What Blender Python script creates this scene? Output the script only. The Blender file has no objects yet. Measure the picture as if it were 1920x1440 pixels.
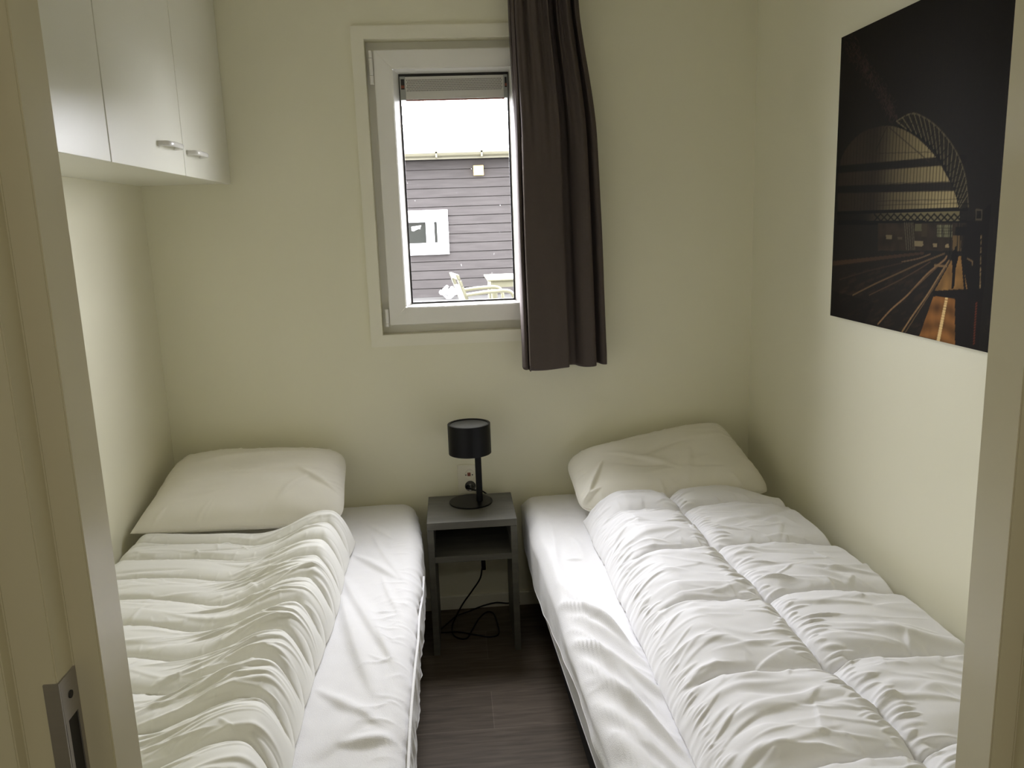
import bpy, bmesh, math, random
import numpy as np
from mathutils import Vector, Matrix

# ---------------------------------------------------------------- camera, sky, light, exposure
SC = bpy.context.scene
COL = SC.collection
F_PX, CAM_H = 1533.5, 1.4803
YAW, PITCH, ROLL = [math.radians(a) for a in (3.996, 11.151, -2.014)]


def cam_axes():
    cy, sy, cp, sp, cr, sr = math.cos(YAW), math.sin(YAW), math.cos(PITCH), math.sin(PITCH), math.cos(ROLL), math.sin(ROLL)
    f = np.array([sy * cp, cy * cp, -sp]); rt = np.array([cy, -sy, 0.0]); up = np.cross(rt, f)
    return rt * cr + up * sr, -rt * sr + up * cr, f


RT, UP, FW = cam_axes()
cam_d = bpy.data.cameras.new('camera'); cam = bpy.data.objects.new('camera', cam_d); COL.objects.link(cam)
cam.matrix_world = Matrix(((RT[0], UP[0], -FW[0], 0), (RT[1], UP[1], -FW[1], 0), (RT[2], UP[2], -FW[2], CAM_H), (0, 0, 0, 1)))
cam_d.sensor_width = 36.0; cam_d.lens = 36.0 * F_PX / 1920.0; cam_d.clip_start = 0.02; cam_d.clip_end = 500
SC.camera = cam
SC.view_settings.view_transform = 'Standard'; SC.view_settings.look = 'None'
SC.view_settings.gamma = 1.0; SC.view_settings.use_curve_mapping = False
SC.view_settings.exposure = 0.36
SC.cycles.max_bounces = 14; SC.cycles.diffuse_bounces = 10; SC.cycles.transparent_max_bounces = 12
SC.cycles.use_denoising = True; SC.cycles.sample_clamp_indirect = 0

# overcast sky: a broad bright patch where the sun stands behind thin cloud, high over the neighbouring chalet
SKY_FRONT, SKY_BACK, SKY_GLOW = 39.0, 9.0, 17.0
GLOW_DIR = (-0.22, 0.52, 0.83)
w = bpy.data.worlds.new('overcast_sky'); SC.world = w; w.use_nodes = True
wt = w.node_tree; wt.nodes.clear()
tc = wt.nodes.new('ShaderNodeTexCoord'); sx = wt.nodes.new('ShaderNodeSeparateXYZ')
mr = wt.nodes.new('ShaderNodeMapRange'); mr.interpolation_type = 'SMOOTHSTEP'
mr.inputs['From Min'].default_value = 0.0; mr.inputs['From Max'].default_value = 0.95
mr.inputs['To Min'].default_value = SKY_BACK; mr.inputs['To Max'].default_value = SKY_FRONT
dp = wt.nodes.new('ShaderNodeVectorMath'); dp.operation = 'DOT_PRODUCT'; dp.inputs[1].default_value = Vector(GLOW_DIR).normalized()
gl = wt.nodes.new('ShaderNodeMapRange'); gl.interpolation_type = 'SMOOTHSTEP'
gl.inputs['From Min'].default_value = 0.80; gl.inputs['From Max'].default_value = 1.0; gl.inputs['To Max'].default_value = SKY_GLOW
ad = wt.nodes.new('ShaderNodeMath'); ad.operation = 'ADD'
bgn = wt.nodes.new('ShaderNodeBackground'); bgn.inputs['Color'].default_value = (0.98, 0.965, 1.045, 1)
wo = wt.nodes.new('ShaderNodeOutputWorld')
wt.links.new(tc.outputs['Generated'], sx.inputs[0]); wt.links.new(sx.outputs['Y'], mr.inputs['Value'])
wt.links.new(tc.outputs['Generated'], dp.inputs[0]); wt.links.new(dp.outputs['Value'], gl.inputs['Value'])
wt.links.new(mr.outputs['Result'], ad.inputs[0]); wt.links.new(gl.outputs['Result'], ad.inputs[1])
wt.links.new(ad.outputs[0], bgn.inputs['Strength']); wt.links.new(bgn.outputs[0], wo.inputs['Surface'])

pl = bpy.data.lights.new('window_portal', 'AREA'); pl.shape = 'RECTANGLE'; pl.size = 0.384; pl.size_y = 0.80
pl.cycles.is_portal = True
po = bpy.data.objects.new('window_portal', pl); COL.objects.link(po); po.location = (0.044, 3.0395, 1.60)
po.rotation_euler = (math.radians(-90), 0, 0)

HALL_POWER = 5.4
hl = bpy.data.lights.new('hall_fill_light', 'AREA'); hl.shape = 'DISK'; hl.size = 0.35; hl.energy = HALL_POWER  # fill light added in the unseen hall to brighten frame and room
hl.color = (1.0, 0.93, 0.80)
hlo = bpy.data.objects.new('hall_fill_light', hl); COL.objects.link(hlo); hlo.location = (0.1, -0.9, 2.36)

# ---------------------------------------------------------------- helpers


def ray(px, py):
    return RT * ((px - 960) / F_PX) + UP * ((720 - py) / F_PX) + FW


def on_y(px, py, y):
    d = ray(px, py); d = d * (y / d[1]); return np.array([d[0], d[1], d[2] + CAM_H])


def on_x(px, py, x):
    d = ray(px, py); d = d * (x / d[0]); return np.array([d[0], d[1], d[2] + CAM_H])


def on_z(px, py, z):
    d = ray(px, py); d = d * ((z - CAM_H) / d[2]); return np.array([d[0], d[1], d[2] + CAM_H])


def srgb(r, g, b):
    f = lambda c: (c / 255 / 12.92) if c / 255 <= 0.04045 else ((c / 255 + 0.055) / 1.055) ** 2.4
    return (f(r), f(g), f(b))


def mat(name, col, rough=0.6, spec=0.5, metal=0.0, noise=0.0, nscale=8.0, bump=0.0, bscale=200.0, coat=0.0, sheen=0.0, stretch=None):
    m = bpy.data.materials.new(name); m.use_nodes = True
    nt = m.node_tree; b = nt.nodes['Principled BSDF']
    b.inputs['Base Color'].default_value = (*col, 1); b.inputs['Roughness'].default_value = rough
    b.inputs['Specular IOR Level'].default_value = spec; b.inputs['Metallic'].default_value = metal
    b.inputs['Coat Weight'].default_value = coat; b.inputs['Sheen Weight'].default_value = sheen
    t = nt.nodes.new('ShaderNodeTexCoord'); mp = nt.nodes.new('ShaderNodeMapping')
    nt.links.new(t.outputs['Object'], mp.inputs['Vector'])
    if stretch: mp.inputs['Scale'].default_value = stretch
    n = nt.nodes.new('ShaderNodeTexNoise'); n.inputs['Scale'].default_value = nscale; n.inputs['Detail'].default_value = 4
    nt.links.new(mp.outputs[0], n.inputs['Vector'])
    r = nt.nodes.new('ShaderNodeMapRange'); nt.links.new(n.outputs['Fac'], r.inputs['Value'])
    r.inputs['To Min'].default_value = 1 - noise; r.inputs['To Max'].default_value = 1 + noise
    mx = nt.nodes.new('ShaderNodeVectorMath'); mx.operation = 'SCALE'; mx.inputs[0].default_value = col
    nt.links.new(r.outputs[0], mx.inputs['Scale']); nt.links.new(mx.outputs[0], b.inputs['Base Color'])
    if bump:
        n2 = nt.nodes.new('ShaderNodeTexNoise'); n2.inputs['Scale'].default_value = bscale; n2.inputs['Detail'].default_value = 3
        nt.links.new(mp.outputs[0], n2.inputs['Vector'])
        bp = nt.nodes.new('ShaderNodeBump'); bp.inputs['Strength'].default_value = bump; bp.inputs['Distance'].default_value = 0.002
        nt.links.new(n2.outputs['Fac'], bp.inputs['Height']); nt.links.new(bp.outputs[0], b.inputs['Normal'])
    return m


def tag(o, label=None, cat=None, group=None, kind=None):
    if label: o['label'] = label
    if cat: o['category'] = cat
    if group: o['group'] = group
    if kind: o['kind'] = kind
    return o


def empty(name, loc=(0, 0, 0)):
    o = bpy.data.objects.new(name, None); COL.objects.link(o); o.location = loc; o.empty_display_size = 0.05
    return o


def wpos(o):
    v = Vector((0, 0, 0))
    while o is not None:
        v += o.location; o = o.parent
    return v


def raw(name, verts, faces, m, parent=None, smooth=False, origin=None):
    """verts are in world coordinates; the object keeps its own origin"""
    v = np.asarray(verts, float)
    if parent is not None:
        off = np.array(wpos(parent)); loc = (0, 0, 0)
        if origin is not None: loc = tuple(np.array(origin) - off); off = np.array(origin)
    else:
        off = np.array(origin if origin is not None else (v.min(0) + v.max(0)) / 2); loc = tuple(off)
    me = bpy.data.meshes.new(name); me.from_pydata((v - off).tolist(), [], faces); me.update()
    if smooth: me.polygons.foreach_set('use_smooth', [True] * len(me.polygons))
    if m is not None: me.materials.append(m)
    o = bpy.data.objects.new(name, me); COL.objects.link(o); o.parent = parent; o.location = loc
    return o


class MB:
    def __init__(s): s.bm = bmesh.new()

    def box(s, x0, x1, y0, y1, z0, z1, bev=0.0, seg=2):
        t = bmesh.new(); bmesh.ops.create_cube(t, size=1)
        bmesh.ops.scale(t, vec=(x1 - x0, y1 - y0, z1 - z0), verts=t.verts)
        bmesh.ops.translate(t, vec=((x0 + x1) / 2, (y0 + y1) / 2, (z0 + z1) / 2), verts=t.verts)
        if bev: bmesh.ops.bevel(t, geom=t.edges[:], offset=bev, segments=seg, affect='EDGES', profile=0.5)
        s.add(t); return s

    def add(s, t):
        me = bpy.data.meshes.new('t'); t.to_mesh(me); t.free(); s.bm.from_mesh(me); bpy.data.meshes.remove(me)

    def prism(s, pts, axis, a, b, bev=0.0):
        """closed polygon extruded along an axis (0,1,2) from a to b"""
        t = bmesh.new(); oth = [i for i in range(3) if i != axis]
        def P(p, c):
            v = [0, 0, 0]; v[axis] = c; v[oth[0]] = p[0]; v[oth[1]] = p[1]; return v
        A = [t.verts.new(P(p, a)) for p in pts]; B = [t.verts.new(P(p, b)) for p in pts]
        t.faces.new(A); t.faces.new(B[::-1])
        for i in range(len(pts)): t.faces.new((A[i], B[i], B[(i + 1) % len(pts)], A[(i + 1) % len(pts)]))
        bmesh.ops.recalc_face_normals(t, faces=t.faces)
        if bev: bmesh.ops.bevel(t, geom=t.edges[:], offset=bev, segments=2, affect='EDGES')
        s.add(t); return s

    def lathe(s, prof, c, seg=64):
        """profile (r, z) list turned about a vertical axis at c=(x,y)"""
        t = bmesh.new(); rings = []
        for r, z in prof:
            if r < 1e-6: rings.append([t.verts.new((c[0], c[1], z))])
            else: rings.append([t.verts.new((c[0] + r * math.cos(2 * math.pi * k / seg), c[1] + r * math.sin(2 * math.pi * k / seg), z)) for k in range(seg)])
        for a, b in zip(rings, rings[1:]):
            for k in range(seg):
                k2 = (k + 1) % seg
                if len(a) == 1 and len(b) == 1: continue
                if len(a) == 1: t.faces.new((a[0], b[k], b[k2]))
                elif len(b) == 1: t.faces.new((a[k], b[0], a[k2]))
                else: t.faces.new((a[k], b[k], b[k2], a[k2]))
        bmesh.ops.recalc_face_normals(t, faces=t.faces)
        s.add(t); return s

    def tube(s, pts, r, seg=12, smooth_n=8, flat=1.0, closed=False):
        P = np.array(pts, float)
        if smooth_n and len(P) > 2: P = catmull(P, smooth_n)
        t = bmesh.new(); rings = []; n = len(P); up = np.array([0, 0, 1.0])
        prev = None
        for i in range(n):
            d = P[min(i + 1, n - 1)] - P[max(i - 1, 0)]; d /= np.linalg.norm(d) + 1e-12
            ref = prev if prev is not None else (up if abs(d[2]) < 0.95 else np.array([1.0, 0, 0]))
            u = ref - d * (ref @ d); u /= np.linalg.norm(u) + 1e-12; prev = u
            v = np.cross(d, u)
            rings.append([t.verts.new(P[i] + r * (flat * math.cos(a) * u + math.sin(a) * v)) for a in np.linspace(0, 2 * math.pi, seg, endpoint=False)])
        for a, b in zip(rings, rings[1:]):
            for k in range(seg): t.faces.new((a[k], a[(k + 1) % seg], b[(k + 1) % seg], b[k]))
        t.faces.new(rings[0][::-1]); t.faces.new(rings[-1])
        bmesh.ops.recalc_face_normals(t, faces=t.faces)
        s.add(t); return s

    def rot(s, c, ang, axis='Z'):
        bmesh.ops.rotate(s.bm, cent=c, matrix=Matrix.Rotation(ang, 3, axis), verts=s.bm.verts); return s

    def build(s, name, m, parent=None, smooth=False, origin=None):
        v = np.array([tuple(x.co) for x in s.bm.verts]); s.bm.verts.index_update()
        f = [[x.index for x in fc.verts] for fc in s.bm.faces]
        o = raw(name, v, f, m, parent, smooth, origin); s.bm.free()
        if smooth:
            try:
                o.data.polygons.foreach_set('use_smooth', [True] * len(o.data.polygons))
                o.data.set_sharp_from_angle(angle=math.radians(35))
            except Exception: pass
        return o


def catmull(P, n):
    P = np.array(P, float); Q = np.vstack([2 * P[0] - P[1], P, 2 * P[-1] - P[-2]]); out = []
    for i in range(1, len(Q) - 2):
        p0, p1, p2, p3 = Q[i - 1], Q[i], Q[i + 1], Q[i + 2]
        for t in np.linspace(0, 1, n, endpoint=False):
            out.append(0.5 * ((2 * p1) + (-p0 + p2) * t + (2 * p0 - 5 * p1 + 4 * p2 - p3) * t * t + (-p0 + 3 * p1 - 3 * p2 + p3) * t ** 3))
    out.append(P[-1]); return np.array(out)


_rs = np.random.RandomState(7); _perm = _rs.permutation(4096); _gr = _rs.rand(4096) * 2 * np.pi


def gnoise(x, y, seed=0):
    x = np.asarray(x, float); y = np.asarray(y, float)
    xi = np.floor(x).astype(int); yi = np.floor(y).astype(int); xf = x - xi; yf = y - yi
    def g(ix, iy, dx, dy):
        h = _perm[(_perm[(ix + seed * 57) & 4095] + iy) & 4095]; a = _gr[h]; return np.cos(a) * dx + np.sin(a) * dy
    u = xf ** 3 * (xf * (xf * 6 - 15) + 10); v = yf ** 3 * (yf * (yf * 6 - 15) + 10)
    a = g(xi, yi, xf, yf); b = g(xi + 1, yi, xf - 1, yf); c = g(xi, yi + 1, xf, yf - 1); d = g(xi + 1, yi + 1, xf - 1, yf - 1)
    return ((a * (1 - u) + b * u) * (1 - v) + (c * (1 - u) + d * u) * v) * 1.4


def sstep(a, b, x):
    t = np.clip((x - a) / (b - a), 0, 1); return t * t * (3 - 2 * t)


def fold(H, X, Y, x, y, ang, L, wd, A, bend=0.0, asym=0.35):
    """one cloth crease: a tapered ridge of height A, width wd, length L, sharper on one side"""
    m = (np.abs(X - x) < L) & (np.abs(Y - y) < L)
    if not m.any(): return
    dx = X[m] - x; dy = Y[m] - y; c, s_ = math.cos(ang), math.sin(ang)
    s = dx * c + dy * s_; d = -dx * s_ + dy * c - bend * (s / L) ** 2 * L
    tp = np.clip(1 - (2 * s / L) ** 2, 0, 1) ** 1.2
    ww = wd * (0.45 + 0.55 * tp)
    side = np.where(d > 0, 1 + asym, 1 - asym)
    H[m] += A * tp * np.exp(-(d / (ww * side)) ** 2)


def grid_faces(nu, nv, off=0, flip=False):
    I = np.arange(nu * nv).reshape(nu, nv) + off
    a, b, c, d = I[:-1, :-1], I[1:, :-1], I[1:, 1:], I[:-1, 1:]
    q = np.stack([a, b, c, d] if not flip else [a, d, c, b], -1).reshape(-1, 4)
    return q.tolist()


def shell(name, TOP, BOT, m, parent=None):
    """closed skin out of two matching grids (nu, nv, 3) that meet at their rim"""
    nu, nv, _ = TOP.shape
    V = np.vstack([TOP.reshape(-1, 3), BOT.reshape(-1, 3)]); N = nu * nv
    F = grid_faces(nu, nv) + grid_faces(nu, nv, N, True)
    I = np.arange(N).reshape(nu, nv)
    rim = list(I[:, 0]) + list(I[-1, 1:]) + list(I[-2::-1, -1]) + list(I[0, -2:0:-1])
    for i in range(len(rim)):
        a, b = int(rim[i]), int(rim[(i + 1) % len(rim)]); F.append([b, a, a + N, b + N])
    return raw(name, V, F, m, parent, True)


# ---------------------------------------------------------------- materials
M = {}
M['wall'] = mat('wall_paint', (0.79, 0.768, 0.615), 0.38, 0.4, noise=0.015, nscale=3, bump=0.06, bscale=350)
M['ceiling'] = mat('ceiling_panel', (0.82, 0.80, 0.72), 0.7)
M['trimw'] = mat('casing_white_lacquer', (0.82, 0.80, 0.68), 0.35, 0.5, noise=0.01)
M['door'] = mat('door_frame_lacquer', (0.76, 0.715, 0.56), 0.13, 0.5, noise=0.02, nscale=3)
M['pvc'] = mat('white_pvc', (0.84, 0.83, 0.80), 0.28, 0.5, noise=0.01)
M['bead'] = mat('glazing_bead_pvc', (0.88, 0.88, 0.87), 0.3)
M['gasket'] = mat('black_rubber', (0.015, 0.013, 0.016), 0.5)
M['cabinet'] = mat('cabinet_white_melamine', (0.76, 0.755, 0.66), 0.34, 0.6, noise=0.01, bump=0.03, bscale=300)
M['handle'] = mat('satin_white_handle', (0.78, 0.77, 0.74), 0.18, 0.6)
M['sheet'] = mat('white_fleece_sheet', (0.83, 0.825, 0.835), 0.95, 0.15, noise=0.02, nscale=60, bump=0.35, bscale=420, sheen=0.3)
M['mattress'] = mat('mattress_cover', (0.80, 0.80, 0.82), 0.9, 0.2, noise=0.015, nscale=20, bump=0.15, bscale=300)
M['duvet'] = mat('white_microfibre_duvet', (0.83, 0.825, 0.84), 0.75, 0.25, noise=0.01, nscale=10, bump=0.05, bscale=500, sheen=0.15)
M['duvet2'] = mat('cream_white_duvet', (0.81, 0.805, 0.76), 0.8, 0.25, noise=0.01, nscale=10, bump=0.05, bscale=500, sheen=0.15)
M['pillow'] = mat('cream_pillow_cotton', (0.84, 0.815, 0.735), 0.85, 0.2, noise=0.012, nscale=12, bump=0.1, bscale=420)
M['boxbase'] = mat('black_bed_box', (0.012, 0.012, 0.013), 0.8, noise=0.1)
M['curtain'] = mat('taupe_curtain_cloth', (0.085, 0.068, 0.062), 0.8, 0.2, noise=0.06, nscale=90, bump=0.12, bscale=600)
M['hem'] = mat('curtain_lining_edge', (0.30, 0.25, 0.22), 0.8)
M['black'] = mat('black_powder_coat', (0.005, 0.005, 0.0055), 0.42, 0.18, noise=0.05)
M['diffuser'] = mat('grey_lamp_diffuser', (0.05, 0.05, 0.045), 0.5)
M['steel'] = mat('brushed_steel', (0.42, 0.40, 0.40), 0.42, 0.5, metal=0.7, noise=0.05, nscale=30, stretch=(1, 1, 20))
M['dark'] = mat('dark_recess', (0.02, 0.018, 0.018), 0.7)
M['grille'] = mat('grey_aluminium_grille', (0.62, 0.61, 0.58), 0.45, noise=0.02)
M['grillecap'] = mat('translucent_grey_end_cap', (0.33, 0.34, 0.33), 0.3)
M['red'] = mat('red_brown_plastic', (0.22, 0.06, 0.035), 0.4)
M['socket'] = mat('socket_plastic', (0.78, 0.75, 0.64), 0.35)
M['chrome'] = mat('nickel_contact', (0.55, 0.55, 0.55), 0.25, metal=1.0)
M['printedge'] = mat('print_edge', (0.02, 0.017, 0.014), 0.5)
M['cream_out'] = mat('cream_garden_plastic', (0.16, 0.155, 0.10), 0.5)
M['gutter'] = mat('cream_gutter', (0.20, 0.19, 0.13), 0.5)
M['rooftile'] = mat('pale_roof_sheet', (0.42, 0.415, 0.40), 0.6, noise=0.05, nscale=4)
M['housewhite'] = mat('white_window_frame_outside', (0.85, 0.85, 0.85), 0.4)
M['lampyellow'] = mat('yellow_outdoor_lamp', (0.85, 0.62, 0.22), 0.5)
M['patio'] = mat('pale_patio_paving', (0.13, 0.128, 0.12), 0.8, noise=0.08, nscale=6)


def wood_mat(name, c1, c2, scale=(1.2, 14, 14), rough=0.45, spec=0.4):
    m = bpy.data.materials.new(name); m.use_nodes = True; nt = m.node_tree; b = nt.nodes['Principled BSDF']
    t = nt.nodes.new('ShaderNodeTexCoord'); mp = nt.nodes.new('ShaderNodeMapping'); mp.inputs['Scale'].default_value = scale
    n = nt.nodes.new('ShaderNodeTexNoise'); n.inputs['Scale'].default_value = 3; n.inputs['Detail'].default_value = 8; n.inputs['Roughness'].default_value = 0.65
    r = nt.nodes.new('ShaderNodeValToRGB'); r.color_ramp.elements[0].position = 0.3; r.color_ramp.elements[1].position = 0.7
    r.color_ramp.elements[0].color = (*c1, 1); r.color_ramp.elements[1].color = (*c2, 1)
    nt.links.new(t.outputs['Object'], mp.inputs[0]); nt.links.new(mp.outputs[0], n.inputs['Vector'])
    nt.links.new(n.outputs['Fac'], r.inputs[0]); nt.links.new(r.outputs[0], b.inputs['Base Color'])
    b.inputs['Roughness'].default_value = rough; b.inputs['Specular IOR Level'].default_value = spec
    return m


M['nswood'] = wood_mat('grey_oak_laminate', (0.085, 0.082, 0.070), (0.135, 0.130, 0.112), (2, 12, 12), 0.55)
M['cladding'] = wood_mat('weathered_black_stain', (0.062, 0.056, 0.054), (0.094, 0.086, 0.083), (0.6, 8, 8), 0.8, 0.2)


def floor_mat():
    m = bpy.data.materials.new('grey_brown_laminate_floor'); m.use_nodes = True; nt = m.node_tree; b = nt.nodes['Principled BSDF']
    t = nt.nodes.new('ShaderNodeTexCoord')
    mp = nt.nodes.new('ShaderNodeMapping'); mp.inputs['Location'].default_value = (-0.665 + 1.8, 0, 0)
    br = nt.nodes.new('ShaderNodeTexBrick'); br.inputs['Scale'].default_value = 1.0
    br.inputs['Brick Width'].default_value = 1.2; br.inputs['Row Height'].default_value = 0.2
    br.inputs['Mortar Size'].default_value = 0.0014; br.inputs['Mortar Smooth'].default_value = 0.1
    br.inputs['Color1'].default_value = (0.090, 0.071, 0.052, 1); br.inputs['Color2'].default_value = (0.118, 0.093, 0.070, 1)
    br.inputs['Mortar'].default_value = (0.145, 0.115, 0.09, 1); br.offset = 0.5
    mp2 = nt.nodes.new('ShaderNodeMapping'); mp2.inputs['Scale'].default_value = (1.5, 16, 1)
    n = nt.nodes.new('ShaderNodeTexNoise'); n.inputs['Scale'].default_value = 4; n.inputs['Detail'].default_value = 8; n.inputs['Distortion'].default_value = 0.8
    r = nt.nodes.new('ShaderNodeMapRange'); r.inputs['From Min'].default_value = 0.3; r.inputs['From Max'].default_value = 0.7
    r.inputs['To Min'].default_value = 0.72; r.inputs['To Max'].default_value = 1.28
    s = nt.nodes.new('ShaderNodeVectorMath'); s.operation = 'SCALE'
    L = nt.links
    L.new(t.outputs['Object'], mp.inputs[0]); L.new(mp.outputs[0], br.inputs['Vector']); L.new(t.outputs['Object'], mp2.inputs[0])
    L.new(mp2.outputs[0], n.inputs['Vector']); L.new(n.outputs['Fac'], r.inputs['Value'])
    L.new(br.outputs['Color'], s.inputs[0]); L.new(r.outputs[0], s.inputs['Scale']); L.new(s.outputs[0], b.inputs['Base Color'])
    b.inputs['Roughness'].default_value = 0.55; b.inputs['Specular IOR Level'].default_value = 0.15
    return m


def glass_mat():
    m = bpy.data.materials.new('clear_window_glass'); m.use_nodes = True; nt = m.node_tree; nt.nodes.clear()
    o = nt.nodes.new('ShaderNodeOutputMaterial'); t = nt.nodes.new('ShaderNodeBsdfTransparent'); t.inputs[0].default_value = (0.95, 0.96, 0.95, 1)
    g = nt.nodes.new('ShaderNodeBsdfGlossy'); g.inputs['Roughness'].default_value = 0.02
    mx = nt.nodes.new('ShaderNodeMixShader'); fr = nt.nodes.new('ShaderNodeFresnel'); fr.inputs[0].default_value = 1.45
    L = nt.links
    ge = nt.nodes.new('ShaderNodeNewGeometry'); inv = nt.nodes.new('ShaderNodeMath'); inv.operation = 'SUBTRACT'; inv.inputs[0].default_value = 1.0
    mu = nt.nodes.new('ShaderNodeMath'); mu.operation = 'MULTIPLY'      # only the outer skin of the pane reflects; none is trapped inside it
    L.new(ge.outputs['Backfacing'], inv.inputs[1]); L.new(inv.outputs[0], mu.inputs[0]); L.new(fr.outputs[0], mu.inputs[1])
    L.new(mu.outputs[0], mx.inputs[0]); L.new(t.outputs[0], mx.inputs[1]); L.new(g.outputs[0], mx.inputs[2])
    # dried specks of dirt on the pane
    tc_ = nt.nodes.new('ShaderNodeTexCoord'); mp = nt.nodes.new('ShaderNodeMapping'); mp.inputs['Scale'].default_value = (1.2, 1, 0.6); mp.inputs['Rotation'].default_value = (0, 0.6, 0)
    n = nt.nodes.new('ShaderNodeTexNoise'); n.inputs['Scale'].default_value = 95; n.inputs['Detail'].default_value = 2
    r = nt.nodes.new('ShaderNodeMapRange'); r.inputs['From Min'].default_value = 0.77; r.inputs['From Max'].default_value = 0.81
    r.inputs['To Max'].default_value = 0.6
    d = nt.nodes.new('ShaderNodeBsdfTranslucent'); d.inputs[0].default_value = (0.8, 0.8, 0.78, 1)
    m2 = nt.nodes.new('ShaderNodeMixShader')
    L.new(tc_.outputs['Object'], mp.inputs[0]); L.new(mp.outputs[0], n.inputs['Vector']); L.new(n.outputs['Fac'], r.inputs['Value'])
    L.new(r.outputs[0], m2.inputs[0]); L.new(mx.outputs[0], m2.inputs[1]); L.new(d.outputs[0], m2.inputs[2]); L.new(m2.outputs[0], o.inputs[0])
    return m


M['floor'] = floor_mat(); M['glass'] = glass_mat()

# ---------------------------------------------------------------- room shell
XL, XR, YB, YF, ZC = -1.052, 1.122, 3.0, 0.74, 2.42
WT = 0.085     # outer wall thickness
OX0, OX1, OZ0, OZ1 = -0.257, 0.345, 1.094, 2.111    # window opening inside the casing
DX0, DX1, DZ = -0.3235, 0.510, 2.30                # clear door opening at the stop


def S(o): o['kind'] = 'structure'; return o


S(MB().box(XL - 0.1, XR + 0.1, -2.2, YB + 0.02, -0.04, 0.0).build('floor', M['floor'], origin=(0, 0, 0)))
S(MB().box(XL - 0.1, XR + 0.1, -2.2, YB + WT, ZC, ZC + 0.05).build('ceiling', M['ceiling']))
b = MB()
b.box(XL - 0.1, OX0, YB, YB + WT, -0.04, ZC); b.box(OX1, XR + 0.1, YB, YB + WT, -0.04, ZC)
b.box(OX0, OX1, YB, YB + WT, -0.04, OZ0); b.box(OX0, OX1, YB, YB + WT, OZ1, ZC)
S(b.build('wall_back', M['wall']))
b = MB()      # dark boards on the outside of our own chalet
b.box(-7, OX0, YB + WT + 0.001, YB + WT + 0.018, -0.1, 2.75); b.box(OX1, 8, YB + WT + 0.001, YB + WT + 0.018, -0.1, 2.75)
b.box(OX0, OX1, YB + WT + 0.001, YB + WT + 0.018, -0.1, OZ0); b.box(OX0, OX1, YB + WT + 0.001, YB + WT + 0.018, OZ1, 2.75)
S(b.build('wall_outside', M['cladding']))
S(MB().box(XL - 0.1, XL, -2.2, YB, -0.04, ZC).build('wall_left', M['wall']))
S(MB().box(XR, XR + 0.1, -2.2, YB, -0.04, ZC).build('wall_right', M['wall']))
FY0 = 0.655    # hall face of the partition
b = MB()
b.box(XL, DX0 - 0.045, FY0 + 0.004, YF, 0, ZC); b.box(DX1 + 0.045, XR, FY0 + 0.004, YF, 0, ZC); b.box(DX0 - 0.045, DX1 + 0.045, FY0 + 0.004, YF, DZ + 0.04, ZC)
S(b.build('wall_front', M['wall']))
S(MB().box(XL - 0.1, XR + 0.1, -2.3, -2.2, -0.04, ZC).build('wall_hall', M['wall']))
for nm, a in (('baseboard_back', (XL + 0.012, XR - 0.012, YB - 0.012, YB)), ('baseboard_left', (XL, XL + 0.012, YF, YB)), ('baseboard_right', (XR - 0.012, XR, YF, YB))):
    S(MB().box(*a, 0.0, 0.056, 0.003).build(nm, M['trimw']))

# door opening: one profiled frame, rebated for the door, and a strike plate
dr = S(empty('door_1', ((DX0 + DX1) / 2, 0.70, 0)))
st = 0.024   # width of the stop's face
prof_L = [(DX0, YF), (DX0, 0.687), (DX0 - st, 0.687), (DX0 - st, 0.657), (DX0 - st - 0.034, 0.657), (DX0 - st - 0.034, 0.643), (DX0 - st - 0.10, 0.643), (DX0 - st - 0.10, 0.655), (DX0 - st - 0.03, 0.6585), (DX0 - st - 0.021, YF)]
prof_R = [(DX0 + DX1 - x, y) for x, y in prof_L]
b = MB(); b.prism(prof_L, 2, 0.0, DZ + 0.03, 0.0012); b.build('left_jamb', M['door'], dr, False)
b = MB(); b.prism(prof_R, 2, 0.0, DZ + 0.03, 0.0012); b.build('right_jamb', M['door'], dr, False)
b = MB(); b.box(DX0, DX1, 0.687, YF, DZ, DZ + 0.03); b.box(DX0 - st, DX1 + st, 0.657, 0.687, DZ + 0.024, DZ + 0.03)
b.box(DX0 - st - 0.1, DX1 + st + 0.1, 0.643, 0.655, DZ + 0.03, DZ + 0.12); b.build('head_jamb', M['door'], dr)
xs = DX0 - st
b = MB()   # L-shaped strike plate: rebate leg and face leg, with the latch slot left open
z1, zs0, zs1 = 1.112, 0.975, 1.073
b.prism([(0.6865, z1), (0.6865, zs1), (0.6575, zs1), (0.6575, z1)][::1], 0, xs - 0.0005, xs + 0.0015)
b.box(xs - 0.0005, xs + 0.0015, 0.658, 0.663, 0.93, zs1); b.box(xs - 0.0005, xs + 0.0015, 0.681, 0.6865, 0.93, zs1); b.box(xs - 0.0005, xs + 0.0015, 0.658, 0.6865, 0.86, zs0)
b.box(xs - 0.0115, xs + 0.0015, 0.6552, 0.6572, 0.86, z1)
sp = b.build('strike_plate', M['steel'], dr)
MB().box(xs - 0.0004, xs + 0.0004, 0.663, 0.681, zs0, zs1).build('latch_slot', M['dark'], sp)
b = MB(); b.tube([(xs + 0.0012, 0.672, 1.093), (xs + 0.0024, 0.672, 1.093)], 0.0035, 16, 0); b.build('screw', M['dark'], sp)

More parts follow.
